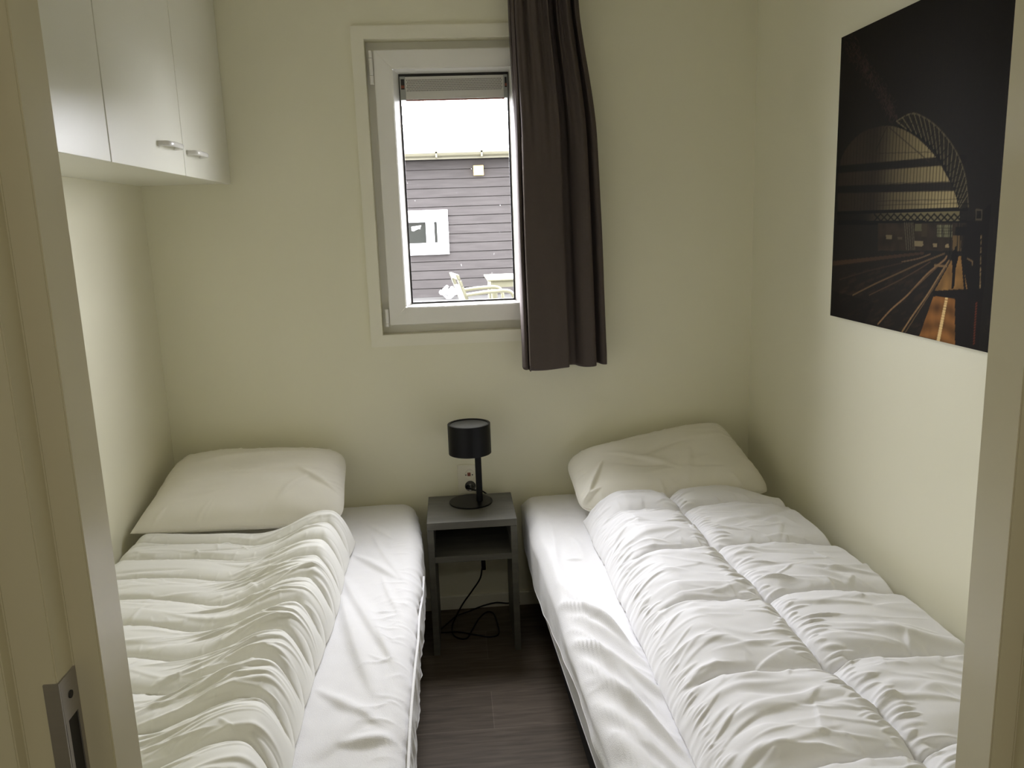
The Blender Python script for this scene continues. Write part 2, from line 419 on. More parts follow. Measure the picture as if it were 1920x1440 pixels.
# ---------------------------------------------------------------- window
wn = S(empty('window_1', (0.044, YB, OZ0)))
cas = 0.043
def ring(x0, x1, z0, z1, wd, y0, y1, bev=0.0):
    b = MB()
    for pts in ([(x0, z0), (x1, z0), (x1 - wd, z0 + wd), (x0 + wd, z0 + wd)], [(x0, z1), (x0 + wd, z1 - wd), (x1 - wd, z1 - wd), (x1, z1)],
                [(x0, z0), (x0 + wd, z0 + wd), (x0 + wd, z1 - wd), (x0, z1)], [(x1, z0), (x1, z1), (x1 - wd, z1 - wd), (x1 - wd, z0 + wd)]):
        b.prism(pts, 1, y0, y1, bev)
    return b
ring(OX0 - cas, OX1 + cas, OZ0 - cas, OZ1 + cas, cas, YB - 0.012, YB, 0.0007).build('window_casing', M['trimw'], wn)
# liner / outer frame that sits back in the opening
ring(OX0, OX1, OZ0, OZ1, 0.05, YB + 0.045, YB + 0.08, 0.001).build('window_frame', M['pvc'], wn)
# opening sash, proud of the frame
SX0, SX1, SZ0, SZ1 = -0.2285, 0.3165, 1.128, 2.078
GX0, GX1, GZ0, GZ1 = -0.145, 0.233, 1.203, 1.998
sash_w = 0.063
ring(SX0, SX1, SZ0, SZ1, sash_w, YB + 0.002, YB + 0.07, 0.003).build('window_sash', M['pvc'], wn, True)
b = MB()   # sloped glazing bead all round
bx0, bx1, bz0, bz1 = SX0 + sash_w, SX1 - sash_w, SZ0 + sash_w, SZ1 - sash_w
def frus(a0, a1, c0, c1, y0, d0, d1, e0, e1, y1):
    t = bmesh.new()
    o_ = [t.verts.new(p) for p in ((a0, y0, c0), (a1, y0, c0), (a1, y0, c1), (a0, y0, c1))]
    i_ = [t.verts.new(p) for p in ((d0, y1, e0), (d1, y1, e0), (d1, y1, e1), (d0, y1, e1))]
    p_ = [t.verts.new(p) for p in ((a0, y1, c0), (a1, y1, c0), (a1, y1, c1), (a0, y1, c1))]
    for k in range(4):
        k2 = (k + 1) % 4
        t.faces.new((o_[k], o_[k2], i_[k2], i_[k])); t.faces.new((i_[k], i_[k2], p_[k2], p_[k])); t.faces.new((p_[k], p_[k2], o_[k2], o_[k]))
    bmesh.ops.recalc_face_normals(t, faces=t.faces); return t
b.add(frus(bx0, bx1, bz0, bz1, YB + 0.006, GX0 - 0.003, GX1 + 0.003, GZ0 - 0.003, GZ1 + 0.003, YB + 0.027))
b.build('glazing_bead', M['bead'], wn)
ring(GX0 - 0.004, GX1 + 0.004, GZ0 - 0.004, GZ1 + 0.004, 0.007, YB + 0.027, YB + 0.033).build('gasket', M['gasket'], wn)
MB().box(GX0 - 0.002, GX1 + 0.002, YB + 0.033, YB + 0.037, GZ0 - 0.002, GZ1 + 0.002).build('glass_pane', M['glass'], wn)
for z0, z1, cuts in ((1.965, 2.077, (2.052, 1.995)), (1.122, 1.187, (1.134,))):
    b = MB(); zz = sorted([z0, z1] + list(cuts))
    for a, c in zip(zz, zz[1:]):
        b.lathe([(0, a + 0.0008), (0.0062, a + 0.0008), (0.0068, a + 0.002), (0.0068, c - 0.002), (0.0062, c - 0.0008), (0, c - 0.0008)], (-0.2385, YB + 0.007), 20)
    b.build('hinge', M['pvc'], wn, True)
MB().box(GX0 - 0.003, GX1 + 0.003, YB + 0.026, YB + 0.038, 1.986, GZ1 + 0.004).build('gasket', M['gasket'], wn)  # black strip added to stand for the dark gap above the ventilator
# louvre ventilator across the top of the pane
vg = MB(); GY = YB + 0.012
vz0, vz1 = 1.914, 1.990
vg.box(GX0 + 0.020, GX1 - 0.015, GY, GY + 0.016, vz0, vz1 , 0.001)
vgo = vg.build('ventilation_grille', M['grille'], wn)
b = MB()
rows, cols = 7, 62
for r_ in range(rows):
    for c_ in range(cols):
        x = GX0 + 0.026 + (c_ + 0.5 * (r_ % 2)) * (0.332 / cols); z = 1.978 - r_ * 0.0058
        t = bmesh.new(); vs = [t.verts.new((x + dx, GY - 0.0004, z + dz)) for dx, dz in ((-0.0018, -0.0017), (0.0002, -0.0021), (0.0018, 0.0017), (-0.0002, 0.0021))]
        t.faces.new(vs); b.add(t)
b.build('perforation', M['dark'], vgo)
for x0, x1 in ((GX0 + 0.001, GX0 + 0.020), (GX1 - 0.015, GX1 - 0.001)):
    e_ = MB().box(x0, x1, GY - 0.001, GY + 0.016, vz0 - 0.001, vz1 + 0.001, 0.001).build('end_cap', M['grillecap'], vgo)
    MB().box(x0 + 0.004, x1 - 0.003, GY - 0.0016, GY - 0.0008, vz0 + 0.034, vz1 - 0.008).build('cap_slot', M['dark'], e_)
    MB().box(x0 + 0.004, x1 - 0.003, GY - 0.0022, GY - 0.0010, vz0 + 0.038, vz0 + 0.047).build('slider_tab', M['red'], e_)
MB().box(GX0 + 0.018, GX1 - 0.013, GY + 0.002, GY + 0.014, vz0 - 0.004, vz0 , 0.0005).build('seal_strip', M['red'], vgo)

# ---------------------------------------------------------------- wall cabinet
CXF, CZ0 = -0.747, 1.645
cab = empty('wall_cabinet', (XL, 2.0, CZ0))
tag(cab, 'white wall cabinet with flat doors hung high above the left bed', 'cabinet')
b = MB(); t_ = 0.018; CY0, CY1 = 0.90, YB - 0.0005
b.box(XL + 0.0005, CXF - 0.019, CY0, CY1, CZ0 + 0.003, CZ0 + 0.003 + t_, 0.0008); b.box(XL + 0.0005, CXF - 0.019, CY0, CY1, ZC - 0.02, ZC - 0.002)
b.box(XL + 0.0005, XL + 0.012, CY0 + 0.001, CY1 - 0.001, CZ0 + 0.012, ZC - 0.004)
for y in (CY0, 1.954, 2.489, CY1 - t_): b.box(XL + 0.0005, CXF - 0.019, y, y + t_, CZ0 + 0.012, ZC - 0.004)
b.build('carcass', M['cabinet'], cab)
gaps = [0.90, 1.43, 1.963, 2.498, 3.0]
for i, (a, c) in enumerate(zip(gaps, gaps[1:])):
    d_ = MB().box(CXF - 0.018, CXF, a + 0.0024, c - 0.0024, CZ0, ZC - 0.012, 0.0012).build('door', M['cabinet'], cab)
    hy = {0: (1.18, 1.31), 1: (1.50, 1.63), 2: (2.290, 2.420), 3: (2.532, 2.655)}[i]; hz = 1.7165 if i != 3 else 1.7125
    b = MB(); y0, y1 = hy
    b.tube([(CXF - 0.004, y0, hz), (CXF + 0.012, y0 + 0.001, hz), (CXF + 0.024, y0 + 0.010, hz), (CXF + 0.029, y0 + 0.03, hz), (CXF + 0.030, (y0 + y1) / 2, hz), (CXF + 0.029, y1 - 0.03, hz), (CXF + 0.024, y1 - 0.010, hz), (CXF + 0.012, y1 - 0.001, hz), (CXF - 0.004, y1, hz)], 0.0042, 14, 8, flat=1.7)
    b.build('handle', M['handle'], d_, True)

# ---------------------------------------------------------------- soft things


def edge_drop(d, r, h):
    """rounded fall of height h over the last r metres (d = distance inside the edge)"""
    t = np.clip(d / r, 0, 1); return -h * (1 - np.sqrt(np.clip(1 - (1 - t) ** 2, 0, 1)))


def soft_block(name, m, x0f, x1f, y0, y1, z0f, z1, r, topf=None, sidef=None, ny=260, parent=None):
    """x0f,x1f,z0f: functions of y. topf(X,Y)->dz. Open underneath but closed by a bottom skin."""
    Y1 = np.concatenate([[y0], y0 + (y1 - y0) * (np.linspace(0, 1, ny) ** 1.0), [y1]])
    prof = []     # (kind, value) across
    ns, na, nt = 14, 10, 210
    rows = []
    for j, y in enumerate(Y1):
        a, c, zb = x0f(y), x1f(y), z0f(y)
        ye = min(y - y0, y1 - y); rr = r
        xs_, zs_ = [], []
        for k in range(ns): xs_.append(a); zs_.append(zb + (z1 - rr - zb) * k / ns)
        for k in range(na): th = math.pi / 2 * k / na; xs_.append(a + rr - rr * math.cos(th)); zs_.append(z1 - rr + rr * math.sin(th))
        for k in range(nt): xs_.append(a + rr + (c - a - 2 * rr) * k / (nt - 1)); zs_.append(z1)
        for k in range(1, na + 1): th = math.pi / 2 * k / na; xs_.append(c - rr + rr * math.sin(th)); zs_.append(z1 - rr + rr * math.cos(th))
        for k in range(1, ns + 1): xs_.append(c); zs_.append(z1 - rr - (z1 - rr - zb) * k / ns)
        rows.append((xs_, zs_))
    X = np.array([r_[0] for r_ in rows]); Z = np.array([r_[1] for r_ in rows]); Yg = np.repeat(Y1[:, None], X.shape[1], 1)
    mid = np.zeros_like(X); mid[:, ns + na // 2:-(ns + na // 2)] = 1
    upness = sstep(z1 - r * 1.0, z1 - r * 0.1, Z)
    # round the head and foot ends
    ed = np.minimum(Yg - y0, y1 - Yg)
    endz = edge_drop(ed, r, r) * upness
    Zt = Z + endz
    if topf is not None: Zt = Zt + topf(X, Yg) * upness
    Xo = X.copy()
    if sidef is not None:
        dl = sidef(Yg, Z, X); left = (np.arange(X.shape[1]) < ns + na + 4)[None, :]; Xo = Xo + dl * left * (1 - 0.7 * upness)
    # end caps collapse to the bottom
    for j in (0, -1): Zt[j] = np.minimum(Zt[j], z0f(Y1[j]) + 0.002)
    V = np.stack([Xo, Yg, Zt], -1); nu, nv = V.shape[:2]
    F = grid_faces(nu, nv, 0, True)
    I = np.arange(nu * nv).reshape(nu, nv)
    for j in range(nu - 1): F.append([int(I[j, 0]), int(I[j, -1]), int(I[j + 1, -1]), int(I[j + 1, 0])])
    V = V.reshape(-1, 3)
    return raw(name, V, F, m, parent, True)


def bed(x0f, x1f, label, wall_side):
    b_ = empty('bed', ((x0f(2) + x1f(2)) / 2, 2.0, 0)); tag(b_, label, 'bed')
    y0, y1 = 1.0, 2.985
    soft_block('mattress', M['mattress'], x0f, x1f, y0, y1, lambda y: 0.255, 0.452, 0.05, ny=60, parent=b_)
    bb = MB()
    o = 0.030
    bb.prism([(x0f(y0) + o, y0 + 0.01), (x1f(y0) - o, y0 + 0.01), (x1f(y1) - o, y1 - 0.01), (x0f(y1) + o, y1 - 0.01)], 2, 0.09, 0.253, 0.004)
    bb.build('box_base', M['boxbase'], b_)
    for fx, fy in ((0.1, 0.1), (0.9, 0.1), (0.1, 0.9), (0.9, 0.9)):
        y = y0 + fy * (y1 - y0); x = x0f(y) + fx * (x1f(y) - x0f(y))
        MB().lathe([(0, 0.0), (0.022, 0.0), (0.028, 0.09), (0, 0.09)], (x, y), 20).build('foot', M['black'], b_, True)
    return b_


# --- left bed
lx0 = lambda y: XL + 0.012
def lx1(y): return -0.135 - 0.045 * max(0, (y - 2.55) / 0.45) ** 1.6
def rx0(y): return 0.232 + 0.050 * max(0.0, min(1, (2.6 - y) / 1.2)) ** 1.2
rx1 = lambda y: XR - 0.012
bed(lambda y: lx0(y) + 0.004, lambda y: lx1(y) - 0.006, 'single bed with white mattress on black box base along left wall under cabinet', 'L')
bed(lambda y: rx0(y) + 0.006, lambda y: rx1(y) - 0.004, 'single bed with white mattress on black box base along right wall under picture', 'R')

RN = random.Random(11)


def left_top(X, Y):
    H = 0.0035 * gnoise(X * 5, Y * 4, 3) + 0.0012 * gnoise(X * 22, Y * 18, 4)
    fl = [((664, 1042), (738, 1082), 0.012, 0.016), ((648, 1095), (722, 1225), 0.014, 0.020), ((640, 1130), (690, 1290), 0.016, 0.024),
          ((600, 1300), (712, 1360), 0.010, 0.018), ((690, 985), (735, 1010), 0.006, 0.014), ((700, 1010), (750, 1085), 0.006, 0.012),
          ((640, 1400), (740, 1385), 0.014, 0.020), ((600, 1420), (700, 1330), 0.010, 0.03), ((715, 1085), (745, 1150), 0.006, 0.010), ((705, 1180), (745, 1260), 0.006, 0.014)]
    for p, q, A, wd in fl:
        a = on_z(*p, 0.46); c = on_z(*q, 0.46); L = math.hypot(c[0] - a[0], c[1] - a[1]) * 1.25
        fold(H, X, Y, (a[0] + c[0]) / 2, (a[1] + c[1]) / 2, math.atan2(c[1] - a[1], c[0] - a[0]), L, wd, A, 0.06)
    rn = random.Random(5)
    for k in range(70):
        y = rn.uniform(1.1, 2.6); x = lx1(y) - rn.uniform(0.02, 0.10)
        fold(H, X, Y, x, y, rn.uniform(-0.5, 0.9), rn.uniform(0.04, 0.11), rn.uniform(0.003, 0.007), rn.uniform(0.001, 0.0035), rn.uniform(-.1, .1))
    return H * sstep(-0.46, -0.375, X) - 0.003 * (1 - sstep(-0.5, -0.4, X))


def left_side(Y, Z, X):
    wv = 0.006 * gnoise(Y * 9, Z * 3 + 2, 8) + 0.005 * gnoise(Y * 28 + Z * 20, Z * 12, 9)
    return -(wv)      # only the left flank is displaced by soft_block; mirrored below for the left bed


# the left bed's visible flank is its right one: build mirrored in x, then flip back
def mirror_block(name, m, x0f, x1f, y0, y1, z0f, z1, r, topf, sidef, ny=420):
    o = soft_block(name, m, lambda y: -x1f(y), lambda y: -x0f(y), y0, y1, z0f, z1, r, (lambda X, Y: topf(-X, Y)), sidef, ny)
    for v in o.data.vertices: v.co.x = -v.co.x
    o.location.x = -o.location.x
    o.data.flip_normals(); o.data.update(); return o


Ls = mirror_block('fitted_sheet', M['sheet'], lx0, lx1, 0.998, 2.988, lambda y: 0.262, 0.46, 0.052, left_top, left_side)
tag(Ls, 'white fleecy fitted sheet with soft folds on the left bed mattress', 'sheet')
# elastic-edge piping along the flank
pts = [(lx1(y) + 0.004 + 0.002 * math.sin(y * 23), y, z) for y, z in ((2.45, 0.385), (2.3, 0.395), (2.15, 0.412), (2.05, 0.425), (1.95, 0.430), (1.8, 0.434), (1.6, 0.436), (1.4, 0.434), (1.2, 0.436), (1.02, 0.434))]
MB().tube(pts, 0.0032, 10, 6).build('sheet_piping', M['sheet'], Ls, True)


def right_top(X, Y):
    H = 0.003 * gnoise(X * 6 + 9, Y * 4, 13) + 0.001 * gnoise(X * 24, Y * 18, 14)
    rn = random.Random(21)
    y0 = 2.17
    while y0 > 1.0:      # drawn folds running from the hanging edge towards the foot end
        dx = rn.uniform(0.10, 0.17); dy = -rn.uniform(0.26, 0.44); x0 = 0.262 + rn.uniform(-0.01, 0.02)
        L = math.hypot(dx, dy) * 1.25
        fold(H, X, Y, x0 + dx / 2, y0 + dy / 2, math.atan2(dy, dx), L, rn.uniform(0.009, 0.015), rn.uniform(0.014, 0.024), rn.uniform(-0.10, 0.06), rn.uniform(-0.45, 0.45))
        y0 -= rn.uniform(0.05, 0.085)
    for k in range(26):
        x = rn.uniform(0.27, 0.42); y = rn.uniform(1.05, 2.1)
        fold(H, X, Y, x, y, rn.gauss(-1.15, 0.25), rn.uniform(0.08, 0.2), rn.uniform(0.005, 0.008), rn.uniform(0.002, 0.005), rn.uniform(-.1, .1))
    for p, q, A, wd in (((1020, 1010), (1062, 1130), 0.012, 0.020), ((1075, 1010), (1095, 1045), 0.008, 0.014), ((1062, 1050), (1090, 1050), 0.005, 0.010), ((1035, 985), (1045, 1060), 0.006, 0.010)):
        a = on_z(*p, 0.46); c = on_z(*q, 0.46); L = math.hypot(c[0] - a[0], c[1] - a[1]) * 1.3
        fold(H, X, Y, (a[0] + c[0]) / 2, (a[1] + c[1]) / 2, math.atan2(c[1] - a[1], c[0] - a[0]), L, wd, A, -0.08)
    return H * (1 - sstep(0.425, 0.49, X)) - 0.003 * sstep(0.43, 0.5, X)


def right_side(Y, Z, X):
    g = np.clip((2.1 - Y) / 0.5, 0, 1)
    s = 0.5 + 0.5 * np.sin((Z - 0.26) * 62 + Y * 7 + 1.5 * gnoise(Y * 3, Z * 4, 21))
    low = sstep(0.44, 0.34, Z)
    return g * (0.012 * s * low - 0.010) + 0.004 * gnoise(Y * 8, Z * 6, 22) - 0.003


def hemz(y): return 0.275 + 0.085 * np.clip((2.35 - y) / 0.5, 0, 1) + 0.006 * math.sin(y * 9)


Rs = soft_block('fitted_sheet', M['sheet'], rx0, rx1, 0.998, 2.988, hemz, 0.46, 0.05, right_top, right_side, 640)
tag(Rs, 'white fleecy fitted sheet bunched in diagonal folds on the right bed mattress', 'sheet')


# --- duvets
def duvet(name, m, x0, x1, y0, y1, base, heightf, label, nx, ny, rx=0.07, ry=0.07, edgef=None, soft=None):
    u = np.linspace(0, 1, nx); v = np.linspace(0, 1, ny)
    # denser samples near the rolled edges
    U, Vv = np.meshgrid(u, v, indexing='ij')
    X = x0 + (x1 - x0) * U; Y = y0 + (y1 - y0) * Vv
    top, wr = heightf(X, Y)
    dx = np.minimum(X - x0, x1 - X); dy = np.minimum(Y - y0, y1 - Y)
    tx = np.clip(dx / rx, 0, 1); ty = np.clip(dy / ry, 0, 1)
    prof = np.sqrt(np.clip(1 - (1 - tx) ** 2, 0, 1)) * np.sqrt(np.clip(1 - (1 - ty) ** 2, 0, 1))
    if soft is not None:   # thin hem that swells inwards
        q = np.clip((X - x0) / soft, 0, 1); top = base + 0.034 + (top - base - 0.034) * np.sin(np.pi / 2 * q)
    Z = base + 0.012 + (top - base - 0.012) * prof + wr * np.minimum(1, prof * 1.6)
    Xo, Yo = X.copy(), Y.copy()
    if edgef is not None:
        ex, ey = edgef(X, Y); Xo += ex; Yo += ey
    T = np.stack([Xo, Yo, Z], -1)
    B = T.copy(); B[..., 2] = base + 0.003 + 0.004 * (1 - prof)
    return raw_shell(name, T, B, m, label)


def raw_shell(name, T, B, m, label):
    o = shell(name, T, B, m); tag(o, label, 'duvet'); return o


def right_height(X, Y):
    sx_ = 0.695 + 0.055 * (2.43 - Y) / 1.2 + 0.006 * np.sin(Y * 11)              # long seam
    e0 = 0.418 + 0.004 * np.sin(Y * 9)
    ys = [0.87, 1.19, 1.49, 1.805, 2.13, 2.45, 2.66]
    H = np.full(X.shape, 0.585) - 0.02 * sstep(0.85, 1.08, X) + 0.012 * gnoise(X * 3, Y * 2.2, 31)
    W = np.zeros(X.shape)
    wob = 0.010 * gnoise(X * 7, Y * 2, 33) + 0.012 * np.sin((X - 0.4) * 9)
    Yw = Y + wob
    d = np.min([np.abs(Yw - y) for y in ys], 0)
    ds = np.abs(X - sx_)
    def puff(q, R_): return np.sqrt(np.clip(1 - (1 - np.clip(q / R_, 0, 1)) ** 2, 0, 1))
    depth = np.where(X < sx_, sstep(0.42, 0.52, X), 1.0)
    W += 0.034 * (puff(d, 0.085) - 1) * depth + 0.034 * (puff(ds, 0.07) - 1)
    rn = random.Random(3)
    y = 0.9
    while y < 2.62:       # gathers along the left edge seam
        L = rn.uniform(0.04, 0.10) * (1.9 if rn.random() < 0.3 else 1); fold(W, X, Y, 0.425 + L * 0.45, y + L * 0.08, rn.uniform(-0.1, 0.6), L, rn.uniform(0.005, 0.012), rn.uniform(0.002, 0.0065), rn.uniform(-0.25, 0.05), 0.4); y += rn.uniform(0.018, 0.045)
    y = 0.9
    while y < 2.62:       # tight little gathers right on the edge
        fold(W, X, Y, 0.430 + rn.uniform(0, .012), y, rn.uniform(-.5, .7), rn.uniform(0.02, 0.045), 0.0035, rn.uniform(0.0015, 0.0045)); y += rn.uniform(0.010, 0.024)
    y = 0.9
    while y < 2.60:       # gathers both sides of the long seam
        s0 = 0.695 + 0.055 * (2.43 - y) / 1.2
        for sg in (-1, 1):
            L = rn.uniform(0.025, 0.07) * (1.8 if rn.random() < 0.2 else 1)
            fold(W, X, Y, s0 + sg * (L * 0.45 + 0.003), y + rn.uniform(-.005, .005), rn.uniform(-0.35, 0.35) - 0.12 * sg, L, rn.uniform(0.0035, 0.007), rn.uniform(0.003, 0.007))
        y += rn.uniform(0.014, 0.026)
    for ysn in ys[1:-1]:  # gathers off the transverse seams
        x = 0.46
        while x < 1.03:
            for sg in (-1, 1):
                L = rn.uniform(0.03, 0.07)
                fold(W, X, Y, x, ysn + sg * L * 0.4, math.pi / 2 + rn.uniform(-.5, .5), L, rn.uniform(0.007, 0.013), rn.uniform(0.001, 0.0035))
            x += rn.uniform(0.04, 0.08)
    for k in range(85):   # long lazy wrinkles across each panel
        x = rn.uniform(0.46, 1.04); y = rn.uniform(1.0, 2.6); L = rn.uniform(0.12, 0.38)
        fold(W, X, Y, x, y, rn.gauss(-0.12, 0.22), L, rn.uniform(0.010, 0.024), rn.choice((1, 1, 1, -1)) * rn.uniform(0.003, 0.0075), rn.uniform(-0.22, 0.22), rn.uniform(-.5, .5))
    for k in range(90):   # finer creases
        x = rn.uniform(0.46, 1.02); y = rn.uniform(1.0, 2.5); L = rn.uniform(0.06, 0.18)
        fold(W, X, Y, x, y, rn.gauss(-0.1, 0.35), L, rn.uniform(0.004, 0.009), rn.uniform(0.0012, 0.0035), rn.uniform(-0.25, 0.25), rn.uniform(-.5, .5))
    for k in range(30):
        x = rn.uniform(0.5, 1.0); y = rn.uniform(1.0, 2.5); L = rn.uniform(0.06, 0.16)
        fold(W, X, Y, x, y, rn.uniform(0.4, 2.2), L, rn.uniform(0.008, 0.018), rn.uniform(0.002, 0.005), rn.uniform(-0.25, 0.25), rn.uniform(-.5, .5))
    W += 0.0015 * gnoise(X * 12, Y * 26, 35)
    return H, W


def right_edge(X, Y):
    t = 1 - sstep(0.40, 0.55, X); e = 0.006 * gnoise(Y * 6, Y * 0 + 3, 41) + 0.003 * gnoise(Y * 40, Y * 0 + 9, 42)
    tb = sstep(2.35, 2.62, Y)
    ey = tb * (0.03 * gnoise(X * 4, X * 0 + 5, 43) - 0.035 * np.exp(-((X - 0.70) / 0.04) ** 2) - 0.10 * sstep(0.85, 1.06, X) * 1.0 + 0.02)
    return t * e - 0.02 * sstep(0.95, 1.06, X) * sstep(1.9, 2.5, Y), ey


duvet('duvet', M['duvet'], 0.412, 1.075, 0.96, 2.61, 0.462, right_height, 'white quilted duvet with stitched squares lying on the right bed', 340, 660, 0.022, 0.06, right_edge, soft=0.125)


def left_height(X, Y):
    ys = [2.31 - 0.136 * k for k in range(-2, 11)]
    crest = np.exp(-((X + 0.435) / 0.105) ** 2)
    H = 0.556 + 0.046 * crest - 0.011 * np.exp(-((X + 0.64) / 0.09) ** 2) + 0.010 * sstep(-0.75, -1.0, X) + 0.005 * gnoise(X * 3 + 4, Y * 2.5, 51)
    W = np.zeros(X.shape)
    wob = 0.010 * gnoise(X * 3, Y * 2.0, 53) + 0.012 * np.exp(-((X + 0.63) / 0.10) ** 2) + 0.03 * sstep(-0.42, -0.36, X) + 0.012 * np.sin(X * 9)
    Yw = Y + wob
    # puffs between seams, full on the right roll and slack towards the wall
    k = (2.31 + 0.136 - Yw) / 0.136; fr = k - np.floor(k)
    amp = 0.024 + 0.013 * sstep(-0.68, -0.45, X)
    sd = np.where(fr < 0.5, fr * 0.75, (1 - fr) * 1.25) * 0.136
    W += amp * (np.sqrt(np.clip(1 - (1 - np.clip(sd / 0.055, 0, 1)) ** 2, 0, 1)) - 0.8)
    rn = random.Random(9)
    for i in range(130):   # secondary folds that fan over the roll
        x = rn.uniform(-0.62, -0.38); y = rn.uniform(1.0, 2.5); L = rn.uniform(0.10, 0.26)
        fold(W, X, Y, x, y, rn.gauss(0.10, 0.13), L * 1.25, rn.uniform(0.004, 0.010), rn.uniform(0.002, 0.0075), rn.uniform(-0.40, -0.12), 0.4)
    for i in range(90):
        x = rn.uniform(-1.0, -0.55); y = rn.uniform(1.0, 2.5); L = rn.uniform(0.08, 0.26)
        fold(W, X, Y, x, y, rn.gauss(-0.05, 0.2), L, rn.uniform(0.006, 0.014), rn.choice((1, 1, -1)) * rn.uniform(0.0015, 0.0045), rn.uniform(-0.25, 0.25), rn.uniform(-.5, .5))
    for i in range(26):
        x = rn.uniform(-0.95, -0.42); y = rn.uniform(1.0, 2.5)
        fold(W, X, Y, x, y, rn.uniform(0.5, 2.4), rn.uniform(0.04, 0.10), rn.uniform(0.004, 0.009), rn.uniform(0.002, 0.004), 0)
    for ysn in ys:
        x = -1.0
        while x < -0.37:
            for sg in (-1, 1):
                L = rn.uniform(0.02, 0.05); fold(W, X, Y, x, ysn + sg * L * 0.4, math.pi / 2 + rn.uniform(-.6, .6), L, rn.uniform(0.004, 0.008), rn.uniform(0.0005, 0.0018))
            x += rn.uniform(0.025, 0.06)
    return H, W


def left_edge(X, Y):
    t = sstep(-0.5, -0.37, X)
    ph = (2.31 + 0.136 - Y) / 0.136; fr = ph - np.floor(ph)
    ex = t * (0.005 * np.sqrt(np.clip(4 * fr * (1 - fr), 0, 1)) - 0.006 + 0.012 * gnoise(Y * 2.2, Y * 0 + 1, 61) + 0.0)
    ex += t * 0.018 * sstep(1.55, 1.1, Y) 
    tb = sstep(2.3, 2.5, Y); ey = tb * (0.02 * gnoise(X * 4, X * 0 + 2, 62) + 0.02 * sstep(-0.62, -0.42, X) - 0.02)
    return ex, ey


duvet('duvet', M['duvet2'], -1.030, -0.352, 0.96, 2.56, 0.462, left_height, 'off-white channel-quilted duvet with a puffy rolled edge on the left bed', 320, 640, 0.058, 0.07, left_edge)


# --- pillows
def pillow(TL, TR, BR, BL, T, label, seed, folds, pinch=0.05, n=(170, 130), blunt=(0, 0, 0, 0)):
    u = np.linspace(-1, 1, n[0]); v = np.linspace(-1, 1, n[1])
    u = np.sign(u) * (1 - (1 - np.abs(u)) ** 1.35); v = np.sign(v) * (1 - (1 - np.abs(v)) ** 1.35)
    U, Vv = np.meshgrid(u, v, indexing='ij')
    TL, TR, BR, BL = [np.array(p, float) for p in (TL, TR, BR, BL)]
    # pinched sides: corners stand out, the middles are drawn in
    Up = U * (1 - pinch * (1 - Vv ** 2) * np.abs(U) ** 3); Vp = Vv * (1 - pinch * 1.2 * (1 - U ** 2) * np.abs(Vv) ** 3)
    a = (Up + 1) / 2; c = (Vp + 1) / 2
    C = ((1 - a) * (1 - c))[..., None] * BL + (a * (1 - c))[..., None] * BR + ((1 - a) * c)[..., None] * TL + (a * c)[..., None] * TR
    mid = (TL + TR + BR + BL) / 4
    for (su, sv, cr, bl) in ((-1, 1, TL, blunt[0]), (1, 1, TR, blunt[1]), (1, -1, BR, blunt[2]), (-1, -1, BL, blunt[3])):
        q = np.clip(U * su, 0, 1) * np.clip(Vv * sv, 0, 1); C = C + (bl * q ** 5)[..., None] * (mid - cr)
    N = np.cross(BR - BL, TL - BL); N /= np.linalg.norm(N)
    th = T * (np.clip(1 - np.abs(U) ** 3.4, 0, 1) ** 0.5) * (np.clip(1 - np.abs(Vv) ** 2.8, 0, 1) ** 0.5)
    W = 0.05 * T * gnoise(U * 2.2 + seed, Vv * 2.0, seed) * np.minimum(1, th / (0.4 * T))
    rn = random.Random(seed)
    PX, PY = a * 0.62, c * 0.42
    for (fx, fy, an, L, wd, A) in folds: fold(W, PX, PY, fx, fy, an, L, wd, A * 1.5, rn.uniform(-.12, .12))
    for k in range(16): fold(W, PX, PY, rn.uniform(.08, .54), rn.uniform(.06, .36), rn.uniform(-.5, .7), rn.uniform(0.10, 0.30), rn.uniform(0.010, 0.022), rn.uniform(-0.003, 0.004), rn.uniform(-.2, .2), rn.uniform(-.4, .4))
    for k in range(26):      # short puckers off the seams
        e = rn.choice('lrtb'); s = rn.uniform(0.05, 0.95)
        x, y, an = {'l': (0.03, s * .42, 0), 'r': (0.59, s * .42, 0), 't': (s * .62, .39, 1.57), 'b': (s * .62, .03, 1.57)}[e]
        fold(W, PX, PY, x, y, an + rn.uniform(-.5, .5), rn.uniform(0.05, 0.12), rn.uniform(0.004, 0.009), rn.uniform(0.001, 0.004))
    W *= np.minimum(1, th / (0.25 * T))
    top = C + N * (th * 0.62 + W)[..., None]
    bot = C - N * (th * 0.38)[..., None]
    bot[..., 2] = np.maximum(bot[..., 2], 0.468)
    o = shell('pillow', top, bot, M['pillow']); tag(o, label, 'pillow'); return o


